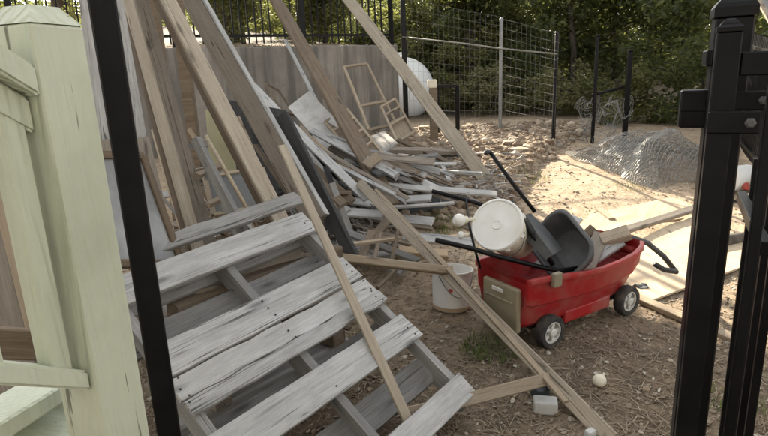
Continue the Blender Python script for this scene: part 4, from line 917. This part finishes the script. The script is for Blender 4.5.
# pail on the ground
p = G(452, 311); pl_ = empty('plastic_pail', (p.x, p.y + .06, p.z), 0, 'dirty white plastic pail standing on the dirt left of the wagon', 'pail'); pl_.rotation_euler = (R(-4), R(3), 0)
lathe('body', [(0, .005), (.112, .0), (.118, .006), (.128, .25), (.134, .25), (.134, .262), (.129, .263), (.125, .258), (.114, .02), (0, .018)], 'white_plastic', pl_, 36)
lathe('dirt_ring', [(.1135, .002), (.1202, .008), (.1215, .03), (.1195, .031)], 'cardboard', pl_, 36)
tube('bail', [(.13 * math.cos(t), .13 * math.sin(t), .235 - .13 * math.sin((t - 3.9) / 2.2 * math.pi)) for t in np.linspace(3.9, 6.1, 12)], .003, 'galv_metal', pl_, 6)
o = lathe('red_mark', [(.014, 0), (.012, .004), (0, .005)], 'red_dot', pl_, 10); q = -1.75; o.location = (.126 * math.cos(q), .126 * math.sin(q), .15); o.rotation_euler = (R(90), 0, q + R(90))
# small things on the near ground
p = G(599, 386); e = empty('white_float', (p.x, p.y, p.z + .03), .3, 'white golf-ball-like float lying alone on the litter', 'ball'); lathe('shell', [(.032 * math.sin(t), -.032 * math.cos(t)) for t in np.linspace(.02, 3.12, 14)], 'cream_plastic', e, 24)
o = lathe('knob', [(.007, 0), (.007, .012), (0, .013)], 'cream_plastic', e, 10); o.location = (.02, 0, .024); o.rotation_euler = (0, R(40), 0)
p = G(545, 410); e = empty('concrete_brick', p, R(-12), 'pale grey concrete brick below the holed tan board', 'brick'); bev_box('body', (-.052, -.035, -.01), (.052, .035, .055), 'concrete_block', e, .007, 2)
p = G(540, 396); e = empty('slate_block', p, R(28), 'small dark grey stone block behind the pale brick', 'block'); bev_box('body', (-.035, -.03, -.01), (.035, .03, .05), 'edging_rubber', e, .006, 2)
p = G(590, 437); e = empty('concrete_chip', p, .5, 'broken white concrete chip at the bottom edge by the long board', 'chip'); bev_box('body', (-.022, -.016, -.01), (.022, .016, .035), 'concrete_block', e, .008, 2)
for (px, py, lab) in ((637, 289, 'crumpled grey rag by the wagon front wheel'),):
    p = G(px, py, .02); bm = bmesh.new(); bmesh.ops.create_icosphere(bm, subdivisions=3, radius=.07)
    for v_ in bm.verts: v_.co = Vector((v_.co.x * 1.3, v_.co.y, v_.co.z * .5)) * (1 + .7 * mn.noise(v_.co * 28))
    me = bpy.data.meshes.new('rag'); bm.to_mesh(me); bm.free(); o = link('crumpled_rag', me, 'edging_rubber'); o.location = p; tag(o, lab, 'rag')

# ------------------------------------------------------------------ stones
def stone_vf(c, r, rnd, sub=None):
    ico = stone_vf.ico; s = Vector((rnd.uniform(.7, 1.3), rnd.uniform(.6, 1.1), rnd.uniform(.45, .8))) * r; a = rnd.uniform(0, 6.28); ca, sa = math.cos(a), math.sin(a); o = Vector((rnd.random() * 50,) * 3)
    out = []
    for p in ico[0]:
        k_ = 1 + .35 * mn.noise(p * 1.3 + o); x, y, z = p.x * s.x * k_, p.y * s.y * k_, p.z * s.z * k_; out.append((c.x + x * ca - y * sa, c.y + x * sa + y * ca, c.z + z))
    return out, ico[1]
bm = bmesh.new(); bmesh.ops.create_icosphere(bm, subdivisions=1, radius=1); stone_vf.ico = ([v_.co.copy() for v_ in bm.verts], [tuple(v_.index for v_ in q.verts) for q in bm.faces]); bm.free()
rnd = random.Random(5); SV, SF = [], []; big = []
for i in range(5600):
    y = rnd.uniform(4.9, 9.6); x = rnd.uniform(-.3, edge_x(y) + .05)
    if y > 9.1 and x < .5: continue
    r_ = rnd.choice([.012, .015, .02, .025, .03, .035, .045, .065]) * rnd.uniform(.7, 1.3)
    if i % 300 == 0: big.append((x, y, rnd.uniform(.07, .10))); continue
    v, f = stone_vf(Vector((x, y, terr(x, y) + r_ * rnd.uniform(-.2, .25))), r_, rnd); o_ = len(SV); SV += v; SF += [tuple(a + o_ for a in q) for q in f]
for i in range(500):                                   # strays over the dirt
    y = rnd.uniform(2.0, 8.8); x = rnd.uniform(.2, 3.8); r_ = rnd.choice([.006, .009, .012, .02]) * rnd.uniform(.7, 1.2)
    v, f = stone_vf(Vector((x, y, terr(x, y) + r_ * .1)), r_, rnd); o_ = len(SV); SV += v; SF += [tuple(a + o_ for a in q) for q in f]
tag(link('rubble_stones', pmesh('rubble', SV, SF), 'rubble_stone'), 'tan broken stones and gravel covering the bank', 'gravel', kind='stuff')
ROCKAT = ['nearest the bucket', 'just behind the bucket', 'below the white board tip', 'near the dustpan hook', 'left of the dustpan hook', 'at the foot of the tan two by six', 'left of the tan two by six foot', 'beside the felt roll', 'right of the tan two by six', 'in the middle of the stones', 'below the flat slab rock', 'left of the flat slab rock', 'right of the flat slab rock', 'near the timber post', 'right of the timber post', 'before the grey galvanized post', 'at the foot of the grey post', 'left of the grey post', 'below the tank', 'closest to the wire mesh']
for i, (x, y, r_) in enumerate(sorted(big, key=lambda q: q[1])):
    v, f = stone_vf(Vector((0, 0, 0)), r_, rnd); o = link('rock', pmesh('rock', v, f), 'stone_pale'); o.location = (x, y, terr(x, y) + r_ * .25); tag(o, f'{"flattish" if i % 3 == 0 else "rounded" if i % 3 == 1 else "angular"} pale rock on the stony bank {ROCKAT[min(len(ROCKAT) - 1, int(i))]}', 'rock', 'larger rocks on the stony bank')
o = link('rock', pmesh('rock', *stone_vf(Vector((0, 0, 0)), .12, rnd)), 'stone_pale'); o.location = G(519, 150, .02); o.scale = (1.5, .7, .5); tag(o, 'flat whitish slab rock lying on top of the stones', 'rock')

# ------------------------------------------------------------------ litter: straw, chips, grass
def scatter(n, region, fn, rnd):
    V_, F_ = [], []
    for i in range(n):
        x, y = region(rnd)
        v, f = fn(Vector((x, y, terr(x, y))), rnd); o_ = len(V_); V_ += v; F_ += [tuple(a + o_ for a in q) for q in f]
    return V_, F_
def straw_fn(c, rnd):
    L = rnd.uniform(.03, .11); w = rnd.uniform(.0008, .0022); a = rnd.uniform(0, 6.28); d = Vector((math.cos(a), math.sin(a), 0)); s = Vector((-d.y, d.x, 0)) * w; h = rnd.uniform(.003, .02); b_ = s * rnd.uniform(-6, 6)
    p = [c - d * L / 2 + Vector((0, 0, rnd.uniform(.002, .01))), c + b_ + Vector((0, 0, h)), c + d * L / 2 + Vector((0, 0, rnd.uniform(.002, .012)))]
    return [p[0] - s, p[0] + s, p[1] + s, p[1] - s, p[2] + s, p[2] - s], [(0, 1, 2, 3), (3, 2, 4, 5)]
def chip_fn(c, rnd):
    r_ = rnd.uniform(.006, .02); a = rnd.uniform(0, 6.28); n = Vector((rnd.uniform(-.5, .5), rnd.uniform(-.5, .5), 1)).normalized(); t = n.orthogonal().normalized(); b_ = n.cross(t); c = c + Vector((0, 0, r_ * .35)); k_ = rnd.uniform(.35, .9)
    P = [c + (t * math.cos(a + q) + b_ * math.sin(a + q) * k_) * r_ * rnd.uniform(.6, 1.2) for q in (0, 1.3, 2.6, 4.0, 5.2)]
    m_ = n * rnd.uniform(.001, .005); return P + [p - m_ for p in P], [(0, 1, 2, 3, 4)] + [(i, i + 5, (i + 1) % 5 + 5, (i + 1) % 5) for i in range(5)]
near = lambda r: ((lambda y: (r.uniform(-1.0, 1.0) * (y * .75 + .2) + .35, y))(1.6 + 2.9 * r.random() ** 1.3))
V1, F1 = scatter(13000, near, straw_fn, random.Random(1)); tag(link('straw_litter', pmesh('straw', V1, F1), 'straw'), 'dry straw and needles strewn over the near dirt', 'straw', kind='stuff')
V1, F1 = scatter(7000, near, chip_fn, random.Random(2)); tag(link('chip_litter', pmesh('chips', V1, F1), 'litter'), 'wood chips and leaf crumbs over the near dirt', 'litter', kind='stuff')
far = lambda r: (r.uniform(.8, 4.2), r.uniform(3.6, 8.6))
V1, F1 = scatter(1600, far, chip_fn, random.Random(3)); tag(link('crumb_litter', pmesh('crumbs', V1, F1), 'litter'), 'scattered crumbs and bark on the sunlit sand', 'litter', kind='stuff')
def tuft(px, py, R0, n, h, lab, seed):
    c0 = G(px, py); r_ = random.Random(seed); V_, F_ = [], []
    for i in range(n):
        a, q = r_.uniform(0, 6.28), R0 * r_.random() ** .6; x, y = math.cos(a) * q, math.sin(a) * q; z = terr(c0.x + x, c0.y + y) - c0.z; hh_ = h * r_.uniform(.4, 1.1); b_ = r_.uniform(0, 6.28); l = Vector((math.cos(b_), math.sin(b_), 0)) * hh_ * r_.uniform(.2, .9); s = Vector((-l.y, l.x, 0)).normalized() * r_.uniform(.0015, .003); p = Vector((x, y, z)); o_ = len(V_)
        V_ += [p - s, p + s, p + l * .4 + s * .8 + Vector((0, 0, hh_ * .7)), p + l * .4 - s * .8 + Vector((0, 0, hh_ * .7)), p + l + Vector((0, 0, hh_ * .85))]; F_ += [(o_, o_ + 1, o_ + 2, o_ + 3), (o_ + 3, o_ + 2, o_ + 4)]
    o = link('grass_tuft', pmesh('grass', V_, F_), 'grass_blade'); o.location = c0; tag(o, lab, 'grass')
tuft(490, 350, .17, 420, .06, 'green grass tuft below the wagon beside the long two by four', 1)
tuft(440, 226, .22, 350, .09, 'weedy green tuft growing by the dark edging strip', 2)
tuft(633, 186, .20, 90, .05, 'sparse grass sprigs on the sand before the wire netting', 3)
tuft(728, 402, .15, 120, .05, 'low weeds on the ground at the foot of the gate stile', 4)
tuft(528, 178, .25, 160, .08, 'dry weeds on the edge of the stony bank', 5)

# ------------------------------------------------------------------ crumpled wire netting
def netting(label, fn, nu, nv, th, seed):
    v, f = [], []
    for j in range(nv + 1):
        for i in range(nu + 1): v.append(fn((i + (.5 if j % 2 else 0)) / nu, j / nv))
    k_ = nu + 1
    edges = []
    for j in range(nv):
        for i in range(nu + 1):
            a = j * k_ + i; edges.append((a, a + k_))
            b_ = i + (1 if j % 2 else -1)
            if 0 <= b_ <= nu: edges.append((a, (j + 1) * k_ + b_))
    V_, F_ = [], []
    for a, b_ in edges:
        p, q = v[a], v[b_]; d = (q - p)
        if d.length < 1e-5: continue
        s = d.cross(Vector((.3, .5, 1))).normalized() * th; u = d.cross(s).normalized() * th; o_ = len(V_)
        V_ += [p + s, p - s * .5 + u, p - s * .5 - u, q + s, q - s * .5 + u, q - s * .5 - u]; F_ += [(o_, o_ + 1, o_ + 4, o_ + 3), (o_ + 1, o_ + 2, o_ + 5, o_ + 4), (o_ + 2, o_, o_ + 3, o_ + 5)]
    return V_, F_
nb = Vector((2.55, 5.95, 0)); nt_ = empty('wire_netting', (3.1, 6.4, terr(3.1, 6.4)), 0, 'crumpled heap of chicken wire netting on the sand', 'netting')
for q, (sd_, hs_, zz) in enumerate(((1, 1.0, 0), (2, .8, .3), (3, .55, -.2))):
    A_, B_, C_, D_ = G(578, 160), G(648, 184), G(705, 180), G(600, 146)
    D_ = Vector((3.3, 7.6, 0)); C_ = Vector((4.25, 6.5, 0)); A_ = Vector((2.55, 7.5, 0)); B_ = Vector((2.95, 5.95, 0))
    def fn(s, t, sd_=sd_, hs_=hs_, zz=zz):
        p = A_.lerp(B_, s).lerp(D_.lerp(C_, s), t); o_ = Vector((sd_ * 7.1, 3, 1)); p = p + Vector((mn.noise(Vector((s * 3, t * 3, sd_))), mn.noise(Vector((s * 3, t * 3, sd_ + 9))), 0)) * .25
        m_ = math.sin(math.pi * min(1, max(0, s))) ** .6 * math.sin(math.pi * min(1, max(0, t))) ** .6
        h_ = .62 * hs_ * m_ * (.35 + .65 * s + .3 * mn.noise(Vector((s * 4, t * 4, 0)) + o_)) + .10 * mn.noise(Vector((s * 9, t * 9, 2)) + o_) * m_ + .012
        return Vector((p.x, p.y, terr(p.x, p.y) + max(.008, h_))) - nt_.location
    V_, F_ = netting('', fn, 42, 36, .0023, sd_); o = link('wire_layer', pmesh('net', V_, F_), 'net_wire', nt_); o['kind'] = 'stuff'
def fn2(s, t):
    p = at(577 + 50 * s, 150, 8.15); p.z = terr(p.x, p.y) + t * (.62 + .15 * mn.noise(Vector((s * 5, 1, 1)))); p += Vector((mn.noise(Vector((s * 4, t * 4, 3))), mn.noise(Vector((s * 4, t * 4, 13))), mn.noise(Vector((s * 6, t * 6, 23))))) * .16; return p
e = empty('wire_netting', fn2(.5, 0), 0, 'torn upright piece of chicken wire hanging on the black posts', 'netting')
V_, F_ = netting('', lambda s, t: fn2(s, t) - e.location, 28, 24, .0019, 9); o = link('wire_layer', pmesh('net', V_, F_), 'net_wire', e); o['kind'] = 'stuff'

# ------------------------------------------------------------------ trees
def leaves(cent, n, size, rs, mat, name, parent, base):
    """leaf quads around clump centres (array of (x,y,z,r))"""
    cent = np.array(cent); w = cent[:, 3] ** 2; idx = rs.choice(len(cent), n, p=w / w.sum()); c = cent[idx]
    d = rs.normal(size=(n, 3)); d /= np.linalg.norm(d, axis=1)[:, None]; p = c[:, :3] + d * (c[:, 3] * rs.random(n) ** .45)[:, None] * np.array([1, 1, .8])
    t = rs.normal(size=(n, 3)); t[:, 2] *= .6; t /= np.linalg.norm(t, axis=1)[:, None]; u = rs.normal(size=(n, 3)); b_ = np.cross(t, u); b_ /= np.linalg.norm(b_, axis=1)[:, None]
    L = size * rs.uniform(.6, 1.4, n); t *= L[:, None]; b_ *= (L * .42)[:, None]
    v = np.stack([p - t * .5, p + b_ * .5, p + t * .55, p - b_ * .5], 1).reshape(-1, 3) - np.array(base)
    me = bpy.data.meshes.new(name); me.vertices.add(4 * n); me.vertices.foreach_set('co', v.astype(np.float32).ravel()); me.loops.add(4 * n); me.loops.foreach_set('vertex_index', np.arange(4 * n, dtype=np.int32))
    me.polygons.add(n); me.polygons.foreach_set('loop_start', np.arange(0, 4 * n, 4, dtype=np.int32)); me.update(); me.validate()
    return link(name, me, mat, parent)
def tree(name, label, x, y, h, r, cz0, n, size, mat, seed, lean_=(0, 0), tr_=.09, ell=None, lobes=(), group='trees behind the fence', ncl=34):
    rs = np.random.default_rng(seed); z0 = terr(x, y) + max(0, min(y, 40) - 14) * .05 - .1; base = Vector((x, y, z0)); e = empty(name, base, 0, label, 'tree', group)
    ell = ell or (r, r, (h - cz0) / 2); cc = np.array([x + lean_[0], y + lean_[1], z0 + cz0 + (h - cz0) / 2]); cl = []
    for i in range(ncl):
        d = rs.normal(size=3); d /= np.linalg.norm(d); q = cc + d * np.array(ell) * rs.uniform(.25, .95); cl.append((*q, r * rs.uniform(.16, .36)))
    for (lx, ly, lz, lr, ln_) in lobes:
        for i in range(ln_):
            d = rs.normal(size=3); d /= np.linalg.norm(d); q = np.array([lx, ly, lz]) + d * np.array([lr, lr * .75, lr * .6]) * rs.uniform(.1, .95); cl.append((*q, lr * rs.uniform(.22, .4)))
    leaves(cl, n, size, rs, mat, 'crown', e, tuple(base))
    top = Vector(cc) - base; pth = [Vector((0, 0, 0)), Vector((lean_[0] * .2 + rs.normal() * .05, lean_[1] * .2, h * .25)), Vector((lean_[0] * .6 + rs.normal() * .1, lean_[1] * .6 + rs.normal() * .1, h * .55)), Vector((top.x, top.y, h * .86))]
    parts = [tube_vf(pth, [tr_ * 1.25, tr_, tr_ * .7, tr_ * .2], 9)]
    for i in range(0, len(cl), max(1, len(cl) // 12)):
        q = Vector(cl[i][:3]) - base; s = rs.uniform(.3, .85); a = pth[1].lerp(pth[3], s); a.z = min(a.z, q.z); parts.append(tube_vf([a, a.lerp(q, .5) + Vector((rs.normal() * .1, rs.normal() * .1, .1)), q], [tr_ * .42, tr_ * .25, tr_ * .08], 6))
    v, f = merge_vf(parts); link('trunk', pmesh('trunk', v, f, True), 'bark', e)
# tall shade trees on the bank behind the wall (unseen crown lobes are shaped to shade the near yard)
tree('shade_tree', 'tall shade tree on the bank behind the iron fence', -2.9, 11.6, 8.4, 2.2, 1.2, 26000, .21, 'leaf_dark', 11, (0, -.3), .16, (2.3, 1.6, 3.2), lobes=((-.7, 10.5, 5.0, 1.45, 34), (-1.9, 10.8, 4.4, 1.2, 20), (-.3, 10.6, 6.0, 1.2, 16)), group='shade trees on the bank', ncl=80)
tree('shade_tree', 'tall shade tree at the far left behind the leaning boards', -6.0, 11.4, 8.6, 2.6, .8, 15000, .22, 'leaf_dark', 12, (0, 0), .17, (2.7, 1.8, 3.6), group='shade trees on the bank', ncl=70)
for i, (x, y, h_, r_) in enumerate(((-4.2, 10.0, 2.4, 1.0), (-2.4, 10.5, 2.2, .9), (-1.0, 11.2, 1.6, .8), (-3.4, 12.6, 2.8, 1.2), (-1.6, 13, 2.6, 1.2))):
    tree('hedge_bush', ['sunlit olive bush behind the iron fence, far left', 'sunlit olive bush behind the iron fence, centre', 'sunlit olive bush behind the iron fence by its right end', 'deeper bush behind the iron fence on the left', 'deeper bush behind the iron fence on the right'][i], x, y, h_, r_, .0, 6500, .085, 'leaf_olive', 20 + i, tr_=.04, group='bushes on the bank', ncl=50)
BG = [ (1.0, 14.6, 3.7, 1.4, .1, 'leaf_olive', 'olive tree behind the wire mesh, right of the tank'), (2.1, 13.2, 4.6, 1.1, .8, 'leaf_dark', 'dark-trunked tree behind the wire mesh left of the grey post'), (3.2, 13.9, 4.2, 1.5, .1, 'leaf_olive', 'olive leafy tree behind the grey galvanized post'),
 (4.2, 12.4, 5.2, 1.4, .1, 'leaf_dark', 'dark leafy tree behind the black mesh post'), (5.4, 13.0, 4.8, 1.7, .1, 'leaf_dark', 'dark tree behind the crumpled wire netting'), (5.9, 11.0, 5.6, 1.4, .1, 'leaf_dark', 'dark dense tree left of the gate posts'), (7.2, 12.0, 6.5, 1.9, .1, 'leaf_dark', 'dark tree directly behind the gate posts'), (8.0, 10.0, 6, 1.7, .1, 'leaf_dark', 'dark tree at the far right edge'), (-.2, 17.2, 4.0, 1.7, .1, 'leaf_dark', 'shadowed tree beyond the tank'), (2.4, 17.0, 4.2, 1.8, .1, 'leaf_dark', 'shadowed tree deep behind the grey post'), (6.2, 15.5, 4.6, 1.8, .1, 'leaf_olive', 'tall olive tree deep behind the netting'), (4.4, 17.0, 4.3, 1.8, .1, 'leaf_dark', 'shadowed tree deep behind the black mesh post'), (-2.4, 17, 4.0, 1.7, .1, 'leaf_olive', 'olive tree deep behind the iron fence')]
for i, (x, y, h_, r_, c0, mt, lab) in enumerate(BG): tree('woodland_tree', lab, x, y, h_, r_, c0, 11000, .115, mt, 40 + i, lean_=(random.uniform(-.3, .3), 0), tr_=.12 if i == 1 else .07, ncl=70)
for i, (x, y, h_, r_, mt) in enumerate(((1.2, 12.6, .9, .8, 'leaf_dry'), (2.4, 11.6, 1.2, .8, 'leaf_dry'), (3.5, 10.8, 1.1, .8, 'leaf_dry'), (4.5, 10.2, 1.4, .9, 'leaf_olive'), (5.4, 9.4, 1.5, .9, 'leaf_dark'), (1.9, 12.6, 1.6, .9, 'leaf_olive'), (6.4, 9.0, 1.8, 1.0, 'leaf_dark'), (3.1, 12.2, 1.7, .9, 'leaf_dark'), (.6, 14.0, 1.6, 1.0, 'leaf_dark'))):
    tree('low_shrub', ['dry brown brush behind the tank frame', 'dry brown brush at the foot of the grey post', 'dry brush behind the black mesh post', 'olive shrub behind the black posts', 'dark shrub behind the crumpled netting', 'olive shrub behind the wire mesh centre', 'dark shrub left of the gate hinge post', 'dark shrub right of the grey post', 'dark shrub behind the white tank'][i], x, y, h_, r_, -.1, 3600, .08, mt, 80 + i, tr_=.02, group='shrubs along the far fence', ncl=34)
# far wood closing the view
rs = np.random.default_rng(99); cl = [(rs.uniform(-22, 26), rs.uniform(21, 26), rs.uniform(.2, 4.6), rs.uniform(.8, 1.6)) for _ in range(300)] + [(rs.uniform(-14, 18), rs.uniform(18.5, 20.5), rs.uniform(.3, 3.6), rs.uniform(.6, 1.2)) for _ in range(260)]
o = leaves(cl, 70000, .34, rs, 'leaf_dark', 'far_wood', None, (0, 0, 0)); tag(o, 'dense dark wood closing the view behind the trees', 'wood', kind='stuff')
# dry leaves along the wall top
V1, F1 = scatter(700, lambda r: (lambda s: ((fb - WD * s + WN * r.uniform(.05, .5)).x, (fb - WD * s + WN * r.uniform(.05, .5)).y))(r.uniform(.1, 5.5)), chip_fn, random.Random(8))
V1 = [Vector((p.x, p.y, p.z + .04)) for p in V1]; tag(link('dry_leaves', pmesh('dryleaves', V1, F1), 'litter'), 'dry fallen leaves along the foot of the iron fence', 'leaves', kind='stuff')

# ------------------------------------------------------------------ labels that would still coincide get their place in the picture
bpy.context.view_layer.update()
bylab = {}
for o in bpy.data.objects:
    if o.parent is None and o.get('group') and o.get('label'): bylab.setdefault(o['label'], []).append(o)
def row(o):
    c = MC.transposed() @ (o.matrix_world @ Vector((o.data.vertices[0].co + o.data.vertices[-1].co) / 2 if o.type == 'MESH' else (0, 0, 0)) - CAM); return CY - F * c.y / -c.z
for lab, os_ in bylab.items():
    if 1 < len(os_) <= 4:
        os_.sort(key=row); n_ = len(os_)
        for o, w_ in zip(os_, {2: ('upper', 'lower'), 3: ('upper', 'middle', 'lower'), 4: ('uppermost', 'upper', 'lower', 'lowest')}[n_]): o['label'] = lab + ', ' + w_
